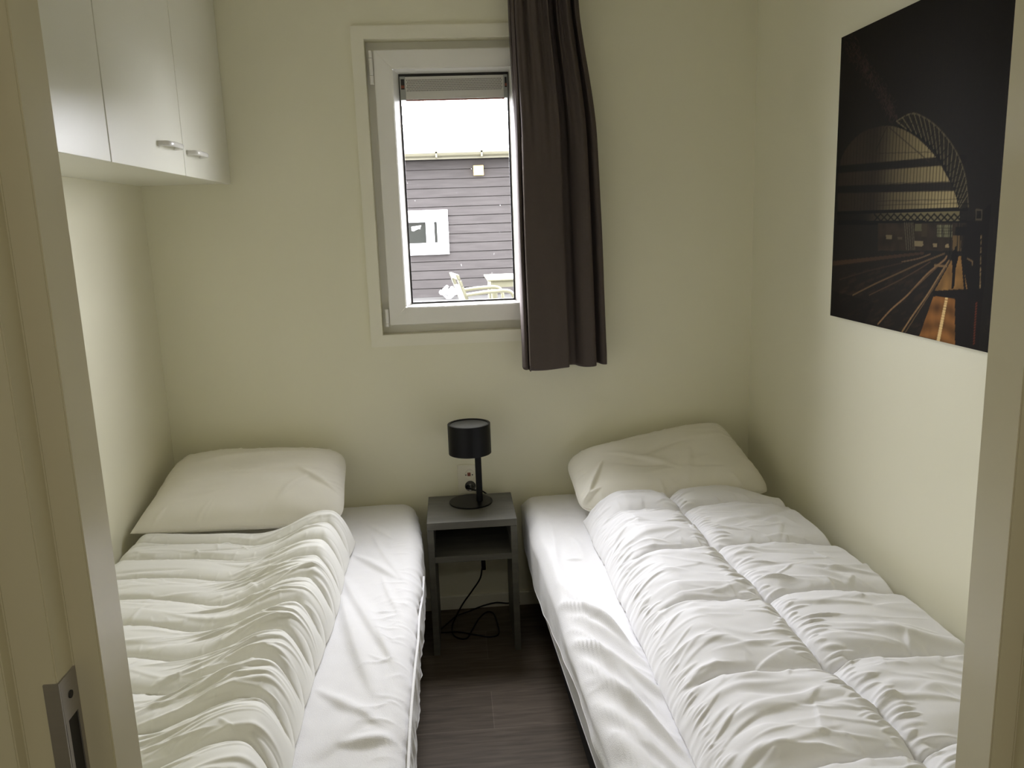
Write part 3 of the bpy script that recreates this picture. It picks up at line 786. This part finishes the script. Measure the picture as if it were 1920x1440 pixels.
pillow((-1.018, 2.955, 0.680), (-0.405, 2.95, 0.672), (-0.385, 2.60, 0.525), (-1.030, 2.485, 0.575), 0.135,
       'plump white pillow on the left bed, propped against the back wall', 71,
       [(0.30, 0.30, 0.10, 0.50, 0.018, 0.006), (0.36, 0.20, 0.06, 0.42, 0.016, 0.006), (0.45, 0.12, 0.9, 0.16, 0.012, 0.005), (0.52, 0.16, -0.6, 0.2, 0.012, 0.006), (0.2, 0.1, 0.3, 0.2, 0.02, -0.003)], 0.03, blunt=(0.10, 0.12, 0.12, 0.0))
pillow((0.385, 2.945, 0.600), (0.990, 2.955, 0.712), (1.075, 2.60, 0.540), (0.395, 2.585, 0.505), 0.125,
       'plump white pillow on the right bed, slanting up towards the corner', 83,
       [(0.07, 0.14, 1.1, 0.22, 0.012, 0.012), (0.03, 0.06, 0.4, 0.12, 0.010, 0.008), (0.25, 0.20, -0.7, 0.3, 0.015, 0.005), (0.38, 0.12, 1.2, 0.2, 0.02, 0.004), (0.33, 0.25, 0.2, 0.3, 0.03, -0.005)], 0.03, blunt=(0.12, 0.07, 0.08, 0.15))

# ---------------------------------------------------------------- curtain
cps_b = [(0.247, 2.955), (0.246, 2.905), (0.252, 2.880), (0.262, 2.884), (0.266, 2.900), (0.268, 2.872), (0.274, 2.862), (0.315, 2.858), (0.360, 2.860), (0.398, 2.864), (0.409, 2.872), (0.412, 2.900), (0.418, 2.930),
         (0.440, 2.938), (0.452, 2.915), (0.470, 2.893), (0.495, 2.882), (0.509, 2.886), (0.514, 2.905), (0.518, 2.940), (0.526, 2.930), (0.534, 2.905), (0.545, 2.898), (0.553, 2.915), (0.553, 2.960)]
cps_t = []
for i, (x, y) in enumerate(cps_b):
    s = (x - 0.246) / (0.553 - 0.246); cps_t.append((0.238 + s * 0.232, 2.91 + (y - 2.91) * 0.75))
NB, NZ = 14, 150
Pb = catmull(np.array(cps_b), NB); Pt = catmull(np.array(cps_t), NB)
sarc = np.concatenate([[0], np.cumsum(np.hypot(*np.diff(Pb, axis=0).T))]); sarc /= sarc[-1]
rowsC = []
for k in range(NZ):
    t = k / (NZ - 1); z = 0.962 + t * (2.335 - 0.962)
    q = np.clip((z - 1.0) / 1.15, 0, 1); w_ = q ** 1.0 * 0.45 + sstep(1.75, 2.25, z) * 0.55
    P = Pb * (1 - w_) + Pt * w_
    g = sstep(1.55, 2.2, z)
    rip = g * 0.010 * np.sin(sarc * 2 * np.pi * 11 + 0.8 * np.sin(sarc * 9)) + g * 0.005 * np.sin(sarc * 2 * np.pi * 23 + z * 2)
    lowr = (1 - g) * 0.0025 * np.sin(sarc * 14 + z * 3.1) + 0.0015 * gnoise(sarc * 16, np.full_like(sarc, z * 4), 90)
    y = np.minimum(P[:, 1] + rip + lowr, 2.975)
    x = P[:, 0] + 0.002 * gnoise(sarc * 5, np.full_like(sarc, z * 2.5), 91)
    zz = np.full_like(x, z)
    if k < 6: zz = zz + (1 - k / 6) * (0.003 * np.sin(sarc * 17) + 0.004 * (sarc < 0.22) * -1)
    rowsC.append(np.stack([x, y, zz], -1))
V = np.array(rowsC); nu, nv = V.shape[:2]
cur = raw('curtain', V.reshape(-1, 3), grid_faces(nu, nv, 0, False), M['curtain'], None, True)
md = cur.modifiers.new('thickness', 'SOLIDIFY'); md.thickness = 0.0028; md.offset = 0
tag(cur, 'dark taupe curtain pulled aside in folds at the right of the window', 'curtain')
i0 = int(np.argmin(np.abs(Pb[:, 0] - 0.2685) + np.abs(Pb[:, 1] - 2.87)))
MB().tube([tuple(V[k][i0] + np.array([-0.0012, -0.0016, 0])) for k in range(2, 88, 5)], 0.0016, 6, 3).build('selvedge', M['hem'], cur, True)
rail = MB().box(-0.40, 0.62, 2.895, 2.925, 2.335, 2.360, 0.003).box(-0.30, -0.27, 2.92, 2.9995, 2.338, 2.357).box(0.50, 0.53, 2.92, 2.9995, 2.338, 2.357).build('curtain_rail', M['pvc'])
tag(rail, 'white curtain rail on the back wall above the window', 'curtain rail')

# ---------------------------------------------------------------- nightstand
NX0, NX1, NY0, NY1, NZT = -0.122, 0.185, 2.645, 2.925, 0.49
ns = empty('nightstand', ((NX0 + NX1) / 2, (NY0 + NY1) / 2, 0)); tag(ns, 'small grey wood-look nightstand with open shelf standing between the beds', 'nightstand')
pt = 0.022
MB().box(NX0, NX1, NY0, NY1, NZT - 0.026, NZT, 0.0015).build('top', M['nswood'], ns)
MB().box(NX0, NX0 + pt, NY0 + 0.0005, NY1, 0.0, NZT - 0.0265, 0.001).build('side_panel', M['nswood'], ns)
MB().box(NX1 - pt, NX1, NY0 + 0.0005, NY1, 0.0, NZT - 0.0265, 0.001).build('side_panel', M['nswood'], ns)
MB().box(NX0 + pt, NX1 - pt, NY0 + 0.001, NY1, 0.344, 0.366, 0.001).build('shelf', M['nswood'], ns)
MB().box(NX0 + pt, NX1 - pt, NY1 - 0.014, NY1 - 0.002, 0.366, NZT - 0.0265).build('back_panel', M['nswood'], ns)

# ---------------------------------------------------------------- table lamp
LC = (0.034, 2.838); SCn = (0.039, 2.845)
lamp = empty('table_lamp', (LC[0], LC[1], NZT)); tag(lamp, 'small matt black table lamp with drum shade on the nightstand', 'lamp')
MB().lathe([(0, NZT), (0.078, NZT), (0.0785, NZT + 0.001), (0.0785, NZT + 0.004), (0.0775, NZT + 0.005), (0, NZT + 0.005)], LC, 96).build('lamp_base', M['black'], lamp, True)
MB().lathe([(0, NZT + 0.004), (0.0115, NZT + 0.004), (0.0115, 0.70), (0, 0.70)], (0.066, 2.835), 32).build('stem', M['black'], lamp, True)
sh = MB().lathe([(0.0735, 0.674), (0.0765, 0.674), (0.0765, 0.782), (0.0755, 0.783), (0.0685, 0.783), (0.0680, 0.779), (0.0735, 0.776), (0.0735, 0.674)], SCn, 96).build('lamp_shade', M['black'], lamp, True)
MB().lathe([(0, 0.7765), (0.069, 0.7765), (0.069, 0.779), (0, 0.779)], SCn, 64).build('top_diffuser', M['diffuser'], sh, True)
MB().lathe([(0, 0.680), (0.0733, 0.680), (0.0733, 0.683), (0, 0.683)], SCn, 64).build('lower_diffuser', M['diffuser'], sh, True)

# ---------------------------------------------------------------- wall socket, plug and cables
so = MB().box(-0.010, 0.076, YB - 0.009, YB, 0.470, 0.585, 0.003).build('wall_socket', M['socket'], None)
tag(so, 'double wall socket with round inserts on the back wall behind the lamp', 'socket')
for zc, kind in ((0.548, 'a'), (0.502, 'b')):
    b = MB(); b.lathe([(0.0165, 0.0), (0.0205, 0.0), (0.0205, 0.0035), (0.0185, 0.0035), (0.0165, 0.001), (0.0, 0.001)], (0, 0), 40)
    b.rot((0, 0, 0), math.radians(90), 'X'); bmesh.ops.translate(b.bm, vec=(0.036, YB - 0.009, zc), verts=b.bm.verts)
    ins = b.build('round_insert', M['socket'] if kind == 'a' else M['chrome'], so, True)
    MB().box(0.027, 0.039, YB - 0.0115, YB - 0.009, zc - 0.007, zc + 0.007, 0.001).build('socket_face', M['red'] if kind == 'a' else M['steel'], ins)
    for dx in (-0.012, 0.013):
        b = MB(); b.tube([(0.033 + dx, YB - 0.0125, zc - 0.002), (0.033 + dx, YB - 0.009, zc - 0.002)], 0.0022, 12, 0); b.build('contact_hole', M['dark'], ins)
pg = empty('power_plug', (0.036, YB - 0.02, 0.502)); tag(pg, 'black lamp plug in the lower wall socket with short lead', 'plug')
MB().tube([(0.026, YB - 0.0118, 0.503), (0.026, YB - 0.026, 0.503)], 0.0085, 20, 0).build('plug_body', M['black'], pg, True)
MB().tube([(0.026, YB - 0.024, 0.503), (0.034, YB - 0.033, 0.499), (0.048, YB - 0.034, 0.493), (0.066, YB - 0.033, 0.490), (0.085, YB - 0.036, 0.484), (0.120, YB - 0.036, 0.45), (0.150, YB - 0.036, 0.40), (0.185, YB - 0.037, 0.30), (0.196, YB - 0.04, 0.2), (0.199, YB - 0.04, 0.05), (0.205, YB - 0.05, 0.006)], 0.0028, 10, 8).build('lead', M['black'], pg, True)

cb = empty('switched_cable', (0.06, 2.8, 0)); tag(cb, 'black lamp cable with inline switch looping on the floor under the nightstand', 'cable')
c0 = on_y(906, 1046, 2.80); c1 = on_y(904, 1068, 2.80)
MB().box(c0[0] - 0.008, c0[0] + 0.008, 2.792, 2.810, c1[2], c0[2] + 0.004, 0.003).build('inline_switch', M['black'], cb, True)
P = [(c1[0], 2.80, c1[2] + 0.005)]
for px, py, yy in ((900, 1085, 2.80), (885, 1108, 2.81), (868, 1132, 2.82), (854, 1158, 2.84)): P.append(tuple(on_y(px, py, yy)))
for px, py in ((848, 1175), (850, 1190), (862, 1197), (876, 1196), (886, 1180), (898, 1160), (912, 1148)):
    P.append(tuple(on_z(px, py, 0.004)))
P += [tuple(on_z(925, 1150, 0.006)), tuple(on_z(932, 1168, 0.006)), tuple(on_z(935, 1188, 0.004)), tuple(on_z(920, 1194, 0.004)), tuple(on_z(890, 1190, 0.010)), tuple(on_z(860, 1185, 0.010)), tuple(on_z(836, 1186, 0.004)), tuple(on_z(824, 1184, 0.004)), tuple(on_z(840, 1168, 0.004)), tuple(on_z(858, 1154, 0.004)), tuple(on_z(880, 1146, 0.012)), tuple(on_y(905, 1136, 2.96)), tuple(on_y(930, 1130, 2.96)), tuple(on_y(950, 1131, 2.96)), tuple(on_y(975, 1130, 2.95))]
P = [(x, y, max(z, 0.004)) for x, y, z in P]
MB().tube(P, 0.0030, 10, 8).build('cord', M['black'], cb, True)

# ---------------------------------------------------------------- framed print on the right wall
PW, PH, PY0, PZ0 = 1.00, 0.7655, 2.311, 1.182
NU, NV = 480, 370
S_, T_ = np.meshgrid(np.linspace(0, PW, NU), np.linspace(0, PH, NV), indexing='ij')   # s to the right as seen, t up


def A(cx, cy):          # point read off the first enlargement -> plane of the print
    p = on_x(1540 + cx / 2.118, cy / 2.118, XR); return (PY0 - p[1], p[2] - PZ0)


def Bp(cx, cy):
    p = on_x(1560 + cx / 4.8, 380 + cy / 4.8, XR); return (PY0 - p[1], p[2] - PZ0)


IMG = np.zeros((NU, NV, 3)) + np.array(srgb(24, 21, 17))


def seg(p, q, wd, col, al=1.0, soft=0.5):
    p, q = np.array(p), np.array(q); d = q - p; L2 = d @ d + 1e-12
    x0, x1 = min(p[0], q[0]) - wd * 2, max(p[0], q[0]) + wd * 2; y0, y1 = min(p[1], q[1]) - wd * 2, max(p[1], q[1]) + wd * 2
    i0, i1 = np.searchsorted(S_[:, 0], [x0, x1]); j0, j1 = np.searchsorted(T_[0], [y0, y1])
    if i1 <= i0 or j1 <= j0: return
    s, t = S_[i0:i1, j0:j1], T_[i0:i1, j0:j1]
    k = np.clip(((s - p[0]) * d[0] + (t - p[1]) * d[1]) / L2, 0, 1)
    r = np.hypot(s - p[0] - k * d[0], t - p[1] - k * d[1])
    a = np.clip(1 - (r - wd * (1 - soft)) / (wd * soft + 1e-9), 0, 1)[..., None] * al
    IMG[i0:i1, j0:j1] = IMG[i0:i1, j0:j1] * (1 - a) + np.array(srgb(*col)) * a


def line(pts, wd, col, al=1.0, soft=0.5):
    for p, q in zip(pts, pts[1:]): seg(p, q, wd, col, al, soft)


def inside(pts):
    m = np.zeros(S_.shape, bool); n = len(pts)
    for i in range(n):
        (x1, y1), (x2, y2) = pts[i], pts[(i + 1) % n]
        c = ((y1 > T_) != (y2 > T_)) & (S_ < (x2 - x1) * (T_ - y1) / (y2 - y1 + 1e-12) + x1)
        m ^= c
    return m


def poly(pts, colf, al=1.0):
    m = inside(pts); c = colf(S_[m], T_[m]) if callable(colf) else np.array(srgb(*colf))
    IMG[m] = IMG[m] * (1 - al) + c * al


# great glazed end arch
arcin = [A(95, 690), A(110, 620), A(150, 560), A(200, 520), A(260, 502), A(310, 500), A(360, 515), A(410, 545), A(460, 590), A(500, 640), A(535, 700), A(560, 750), A(580, 820)]
arcin = [tuple(p) for p in catmull(np.array(arcin), 6)]
def glazing(s, t):
    n = gnoise(s * 6, t * 6, 101); k = sstep(0.20, 0.58, s)[:, None]
    c1, c2 = np.array(srgb(36, 30, 22)), np.array(srgb(142, 128, 92))
    return (c1 * (1 - k) + c2 * k) * (1 + 0.28 * n[:, None])
poly(arcin + [A(585, 850), A(90, 860)], glazing)
gx = [A(c, 700)[0] for c in range(100, 590, 13)]
for i, x in enumerate(gx): seg((x, 0.20), (x, 0.72), 0.0018, (26, 22, 16), 0.8)
for (a, b_) in ((A(95, 672), A(600, 632)), (A(95, 752), A(600, 738))): seg(a, b_, 0.011, (18, 15, 12), 0.97, 0.2)
for cy in (720, 790, 806, 600): seg(A(250, cy + 8), A(585, cy), 0.0016, (30, 26, 20), 0.6)
seg(A(300, 505), A(460, 640), 0.002, (40, 34, 26), 0.8); seg(A(290, 505), A(250, 590), 0.002, (22, 18, 14), 0.8)
# mask everything outside the arch that the mullions crossed, below the truss too
arc_poly = arcin + [A(585, 850), A(90, 860)]
band = inside([A(60, 860), A(640, 820), A(640, 888), A(60, 905)])
# lattice girder
poly([A(90, 840), A(620, 822), A(620, 836), A(90, 852)], (14, 12, 10)); poly([A(90, 872), A(640, 874), A(640, 892), A(90, 892)], (14, 12, 10))
poly([A(90, 852), A(585, 836), A(585, 876), A(90, 874)], lambda s, t: np.array(srgb(96, 88, 60)) * sstep(0.15, 0.5, s)[:, None] + np.array(srgb(20, 17, 13)))
xx = 240
while xx < 585:
    seg(A(xx, 850), A(xx + 26, 876), 0.0028, (14, 12, 9)); seg(A(xx + 26, 848), A(xx, 876), 0.0028, (14, 12, 9)); xx += 27
# arch rib on the right: two chords and bracing
out = catmull(np.array([A(330, 480), A(390, 450), A(440, 465), A(490, 500), A(540, 555), A(580, 620), A(605, 690), A(615, 760), A(620, 820)]), 5)
inn = catmull(np.array([A(340, 500), A(390, 520), A(440, 552), A(480, 590), A(515, 640), A(545, 700), A(565, 750), A(580, 800), A(585, 830)]), 5)
poly([tuple(p) for p in out] + [tuple(p) for p in inn[::-1]], (32, 28, 20), 0.85)
line([tuple(p) for p in out], 0.0022, (84, 76, 56), 0.75); line([tuple(p) for p in inn], 0.004, (14, 12, 10))
for i in range(0, len(out) - 3, 2):
    seg(out[i], inn[min(i + 3, len(inn) - 1)], 0.0018, (96, 88, 64), 0.8); seg(inn[i], out[min(i + 3, len(out) - 1)], 0.0018, (16, 14, 10), 0.9)
# roof glimmer at upper left
rr = random.Random(4)
for k in range(420):
    f = rr.random(); cx = 112 + f * 200 + rr.uniform(-8, 46) * (1 - 0.3 * f); cy = 150 + f * 300 + rr.uniform(-30, 40)
    p = A(cx, cy); q = A(cx + rr.uniform(-9, 9), cy + rr.uniform(4, 16)); seg(p, q, 0.0014, (56, 42, 36), 0.38)
# under the girder: buildings and light
poly([Bp(480, 180), Bp(1290, 180), Bp(1290, 430), Bp(480, 430)], lambda s, t: np.array(srgb(42, 34, 24)) * (0.8 + 0.4 * gnoise(s * 30, t * 30, 103)[:, None]))
for x0, x1, y0, y1, c in ((820, 880, 190, 250, (74, 70, 48)), (1020, 1160, 200, 310, (104, 102, 76)), (880, 930, 190, 300, (50, 42, 28)), (1165, 1240, 295, 430, (92, 74, 46)), (815, 895, 340, 388, (112, 100, 74)), (985, 1020, 362, 400, (118, 104, 76)), (1095, 1130, 372, 402, (128, 112, 82)), (555, 610, 290, 325, (92, 82, 60)), (660, 705, 305, 330, (64, 54, 38)), (1255, 1300, 200, 480, (22, 18, 13))):
    poly([Bp(x0, y0), Bp(x1, y0), Bp(x1, y1), Bp(x0, y1)], c, 0.9)
for k in range(26):
    x = rr.uniform(1020, 1160); seg(Bp(x, 200), Bp(x, 310), 0.0014, (34, 30, 20), 0.6)
for y in (225, 250, 275): seg(Bp(1020, y), Bp(1160, y), 0.0014, (34, 30, 20), 0.6)
for x in (725, 745, 765, 785, 800): seg(Bp(x, 180), Bp(x + 18, 420), 0.0018, (82, 76, 58), 0.7)
for x in (1150, 1215, 1240): seg(Bp(x, 180), Bp(x - 12, 460), 0.0025, (14, 12, 9), 0.9)
poly([Bp(1190, 215), Bp(1305, 215), Bp(1305, 290), Bp(1190, 290)], (16, 13, 10))
# tracks and platforms
poly([Bp(60, 525), Bp(900, 440), Bp(905, 460), Bp(60, 570)], (58, 42, 28), 0.8)
poly([Bp(60, 565), Bp(900, 462), Bp(1120, 520), Bp(880, 1210), Bp(30, 1010)], (27, 22, 17), 0.7)
for k in range(90):
    f = rr.random(); x = 120 + rr.random() * 800; y = 600 + rr.random() * 560; l = 30 + 50 * f
    if x > 1100 - (y - 500) * 0.35: continue
    seg(Bp(x, y), Bp(x + l, y - l * 0.45), 0.004, (40, 31, 22), 0.45)
for pts, c, wd in (([(480, 1090), (600, 960), (750, 830), (930, 640), (1080, 520), (1110, 480)], (116, 90, 62), 0.0030), ([(700, 1160), (800, 1010), (930, 830), (1050, 640), (1130, 520)], (124, 98, 66), 0.0030),
                   ([(730, 1165), (850, 980), (960, 810), (1060, 650), (1135, 520)], (84, 66, 44), 0.002), ([(250, 830), (450, 730), (650, 640), (850, 550), (1000, 490), (1090, 455)], (84, 66, 44), 0.0026),
                   ([(400, 830), (650, 710), (850, 600), (960, 530)], (66, 50, 34), 0.002), ([(780, 800), (900, 690), (1030, 570)], (78, 60, 40), 0.002), ([(700, 530), (850, 500), (960, 460)], (88, 70, 48), 0.002), ([(130, 690), (400, 610), (700, 540)], (44, 34, 24), 0.002), ([(1000, 560), (1110, 570)], (110, 88, 60), 0.003)):
    line([tuple(p) for p in catmull(np.array([Bp(*q) for q in pts]), 5)], wd, c, 0.9)
def plank(s, t):
    st_ = 0.5 + 0.5 * np.sin(t * 150 + 2 * gnoise(s * 12, t * 8, 105)); n = gnoise(s * 40, t * 20, 106)
    return np.array(srgb(118, 78, 38)) * (0.55 + 0.5 * st_[:, None] + 0.25 * n[:, None])
poly([Bp(990, 835), Bp(1185, 860), Bp(1185, 1285), Bp(860, 1195)], plank)
poly([Bp(1150, 520), Bp(1245, 470), Bp(1300, 780), Bp(1000, 790)], lambda s, t: np.array(srgb(132, 98, 54)) * (0.8 + 0.4 * gnoise(s * 40, t * 30, 107)[:, None]))
for k in range(18):
    f = k / 17; x = 1108 - 76 * f; y = 860 + 375 * f; seg(Bp(x - 8, y), Bp(x + 8, y + 2), 0.0028 + 0.0014 * f, (206, 176, 122), 0.9)
poly([Bp(985, 790), Bp(1310, 770), Bp(1310, 850), Bp(985, 840)], (17, 13, 10), 0.9)
poly([Bp(1185, 800), Bp(1440, 800), Bp(1400, 1340), Bp(1185, 1290)], (20, 15, 12), 0.95)
for k in range(16): y = 900 + k * 24; seg(Bp(1385 - k * 1.5, y), Bp(1376 - k * 1.5, y + 8), 0.0022, (96, 44, 26), 0.8)
# dark right-hand structure and walking figure
poly([Bp(1245, 440), Bp(1305, 180), Bp(1520, 0), Bp(1440, 900), Bp(1300, 860), Bp(1300, 780)], (17, 14, 11), 0.95)
for k in range(30):
    y = rr.uniform(290, 800); seg(Bp(1432 - y * 0.02, y), Bp(1430 - y * 0.02, y + rr.uniform(5, 22)), 0.0018, (128, 108, 76), rr.uniform(.3, .9))
line([Bp(1300, 500), Bp(1345, 525), Bp(1345, 560)], 0.002, (110, 90, 62), 0.8)
line([Bp(1380, 60), Bp(1432, 62), Bp(1430, 150), Bp(1378, 150), Bp(1380, 60)], 0.0016, (80, 72, 56), 0.8)
fig = [(1192, 385), (1200, 395), (1200, 420), (1215, 440), (1212, 510), (1200, 560), (1190, 600), (1182, 700), (1176, 770), (1150, 770), (1160, 690), (1160, 600), (1160, 540), (1150, 500), (1160, 440), (1180, 420)]
poly([Bp(*p) for p in fig], (13, 10, 8)); poly([Bp(1240, 470), Bp(1256, 470), Bp(1290, 790), Bp(1268, 790)], (18, 14, 10))
poly([A(60, 1150), A(60, 1250), A(200, 1285), A(240, 1200)], (16, 13, 11), 0.6)
# beyond the bright platform the station falls into black brick and iron
for k in range(160):
    s0 = rr.uniform(0.70, 0.99); t0_ = rr.uniform(0.02, 0.75); seg((s0, t0_), (s0 + rr.uniform(-.01, .01), t0_ + rr.uniform(.01, .05)), 0.0015, (38, 31, 25), 0.5)
IMG *= (1 + 0.06 * gnoise(S_ * 90, T_ * 90, 110))[..., None]
IMG = np.clip(IMG / 0.80, 0, 1)      # pigment reflectance

pr = empty('picture', (XR - 0.012, PY0 - PW / 2, PZ0)); tag(pr, 'large dark print of a train station hall hanging on the right wall', 'picture')
V = np.stack([np.full(S_.shape, XR - 0.0201), PY0 - S_, PZ0 + T_], -1).reshape(-1, 3)
pm = bpy.data.materials.new('printed_photograph'); pm.use_nodes = True
vc = pm.node_tree.nodes.new('ShaderNodeVertexColor'); vc.layer_name = 'print'
pbs = pm.node_tree.nodes['Principled BSDF']; pm.node_tree.links.new(vc.outputs[0], pbs.inputs['Base Color'])
pbs.inputs['Roughness'].default_value = 0.6; pbs.inputs['Specular IOR Level'].default_value = 0.06
img_o = raw('printed_face', V, grid_faces(NU, NV, 0, False), pm, pr)
ca = img_o.data.color_attributes.new('print', 'FLOAT_COLOR', 'POINT')
ca.data.foreach_set('color', np.concatenate([IMG.reshape(-1, 3), np.ones((NU * NV, 1))], 1).ravel())
MB().box(XR - 0.02, XR - 0.0005, PY0 - PW, PY0, PZ0, PZ0 + PH).build('backing_panel', M['printedge'], pr)

# ---------------------------------------------------------------- outside the window
GZ = 0.20
S(MB().box(-14, 16, YB + 0.6, 40, GZ - 0.3, GZ).build('patio', M['patio']))
hs = empty('neighbour_house', (1, 15, GZ)); tag(hs, 'neighbouring chalet clad in dark horizontal boards, seen through the window', 'house')
b = MB(); HY = 15.0; zb = GZ; n = 0
while zb < 2.60:
    b.prism([(HY + 0.012, zb), (HY - 0.006, zb + 0.003), (HY + 0.004, zb + 0.150), (HY + 0.03, zb + 0.1515), (HY + 0.03, zb + 0.1605), (HY + 0.06, zb + 0.1605), (HY + 0.06, zb)], 0, -9, 11); zb += 0.1605; n += 1
b.box(-9, 11, HY + 0.05, HY + 5.8, GZ, 2.66)
b.build('wall', M['cladding'], hs)
b = MB(); b.prism([(HY - 0.32, 2.76), (HY + 3.0, 3.5), (HY + 6.4, 2.76), (HY + 6.4, 2.68), (HY + 3.0, 3.42), (HY - 0.32, 2.68)], 0, -9.4, 11.4)
b.build('roof', M['rooftile'], hs)
MB().box(-9.3, 11.3, HY - 0.32, HY - 0.30, 2.60, 2.70).build('fascia', M['gutter'], hs)
b = MB(); a = [(HY - 0.37 + 0.06 * math.cos(t), 2.70 + 0.06 * math.sin(t)) for t in np.linspace(math.pi, 2 * math.pi, 12)]
b.prism(a, 0, -9.3, 11.3); b.box(-9.3, 11.3, HY - 0.44, HY - 0.425, 2.69, 2.715); b.build('gutter', M['gutter'], hs)
for x in (-0.16, 0.62): MB().box(x, x + 0.03, HY - 0.44, HY - 0.30, 2.62, 2.725).build('gutter_bracket', M['gutter'], hs)
wx0, wx1, wz0, wz1 = -1.35, 0.0, 0.965, 1.752
wf = MB()
for bx in ((wx0, wx1, wz0, wz0 + 0.21), (wx0, wx1, wz1 - 0.21, wz1), (wx0, wx0 + 0.2, wz0 + 0.21, wz1 - 0.21), (-0.20, wx1, wz0 + 0.21, wz1 - 0.21), (-0.40, -0.25, wz0 + 0.21, wz1 - 0.21)): wf.box(bx[0], bx[1], HY - 0.06, HY + 0.02, bx[2], bx[3])
wfo = wf.build('window_frame', M['housewhite'], hs)
hg = mat('dark_house_glass', (0.03, 0.033, 0.028), 0.1, 0.5)
MB().box(wx0 + 0.1, wx1 - 0.1, HY - 0.010, HY - 0.006, wz0 + 0.1, wz1 - 0.1).build('pane', hg, wfo)
MB().prism([(-0.66, 1.47), (-0.48, 1.49), (-0.50, 1.44), (-0.58, 1.41), (-0.62, 1.39), (-0.655, 1.40)], 1, HY - 0.016, HY - 0.011).build('curtain_drape', M['housewhite'], wfo)
wl = MB().box(0.492, 0.672, HY - 0.10, HY - 0.007, 2.322, 2.495, 0.01).build('outdoor_lamp', M['lampyellow'])
tag(wl, 'square yellowish wall lamp under the eaves of the neighbouring chalet', 'lamp')


def garden_chair(x, y, face, label):
    c = empty('garden_chair', (x, y, GZ)); tag(c, label, 'chair')
    def tr(b): b.rot((x, y, 0), face, 'Z'); return b
    g = GZ
    b = MB()                                    # reclined back with a hand slot
    for y0, y1, z0, z1 in ((-.24, .24, 0.44, 0.70), (-.24, -.15, 0.70, 0.76), (.15, .24, 0.70, 0.76), (-.22, .22, 0.76, 0.815)):
        b.prism([(x - 0.20 - (z0 - .44) * .34, g + z0), (x - 0.17 - (z0 - .44) * .34, g + z0), (x - 0.17 - (z1 - .44) * .34, g + z1), (x - 0.20 - (z1 - .44) * .34, g + z1)], 1, y + y0, y + y1, 0.006)
    tr(b).build('backrest', M['cream_out'], c)
    tr(MB().box(x - .20, x + .24, y - .24, y + .24, g + .41, g + .44, .01)).build('seat', M['cream_out'], c)
    for s in (-1, 1):
        tr(MB().tube([(x - .24, y + s * .26, g + .62), (x, y + s * .27, g + .64), (x + .20, y + s * .26, g + .62), (x + .23, y + s * .25, g + .42)], 0.018, 10, 6)).build('armrest', M['cream_out'], c, True)
        for q in (-1, 1):
            tr(MB().tube([(x + q * .20, y + s * .22, g + .42), (x + q * .25, y + s * .25, g)], 0.019, 10, 0)).build('leg', M['cream_out'], c, True)
    return c


garden_chair(0.34, 8.1, 0.15, 'cream plastic garden chair outside, its tall back at the left of the table')
tb = empty('garden_table', (0.95, 8.75, GZ)); tag(tb, 'cream rectangular garden table outside beside the plastic chair', 'table')
tx0, tx1, ty0, ty1, tz = 0.375, 1.75, 8.45, 9.35, GZ + 0.715
MB().box(tx0, tx1, ty0, ty1, tz - 0.018, tz, 0.006).build('tabletop', M['cream_out'], tb)
b = MB(); b.box(tx0 + .05, tx1 - .05, ty0 + .03, ty0 + .05, tz - .085, tz - .018); b.box(tx0 + .05, tx1 - .05, ty1 - .05, ty1 - .03, tz - .085, tz - .018); b.box(tx0 + .04, tx0 + .06, ty0 + .05, ty1 - .05, tz - .085, tz - .018); b.box(tx1 - .06, tx1 - .04, ty0 + .05, ty1 - .05, tz - .085, tz - .018); b.build('apron', M['cream_out'], tb)
for sx2 in (tx0 + 0.07, tx1 - 0.07):
    for sy2 in (ty0 + .07, ty1 - .07):
        MB().tube([(sx2, sy2, tz - .02), (sx2, sy2, GZ)], 0.033, 14, 0).build('leg', M['cream_out'], tb, True)
# low white-flowering plants at the house foot
rn = random.Random(2)
for px_, r_ in ((-0.05, 0.085),):
    b = MB()
    for k in range(60):
        a_ = rn.uniform(0, 6.28); rr_ = r_ * math.sqrt(rn.random()) * 1.6; hx = px_ + rr_ * math.cos(a_); hy = 14.5 + rr_ * math.sin(a_); hz = GZ + 0.08 + rn.uniform(0, 0.16) * (1.3 - rr_ / (r_ * 1.6))
        t = bmesh.new(); bmesh.ops.create_icosphere(t, subdivisions=1, radius=rn.uniform(0.02, 0.04)); bmesh.ops.translate(t, vec=(hx, hy, hz), verts=t.verts); b.add(t)
        b.tube([(px_ + rr_ * .3 * math.cos(a_), 14.5, GZ), (hx, hy, hz)], 0.004, 5, 0)
    o = b.build('shrub', M['housewhite'])
    tag(o, 'low pale flowering shrub at the foot of the neighbouring chalet', 'plant')
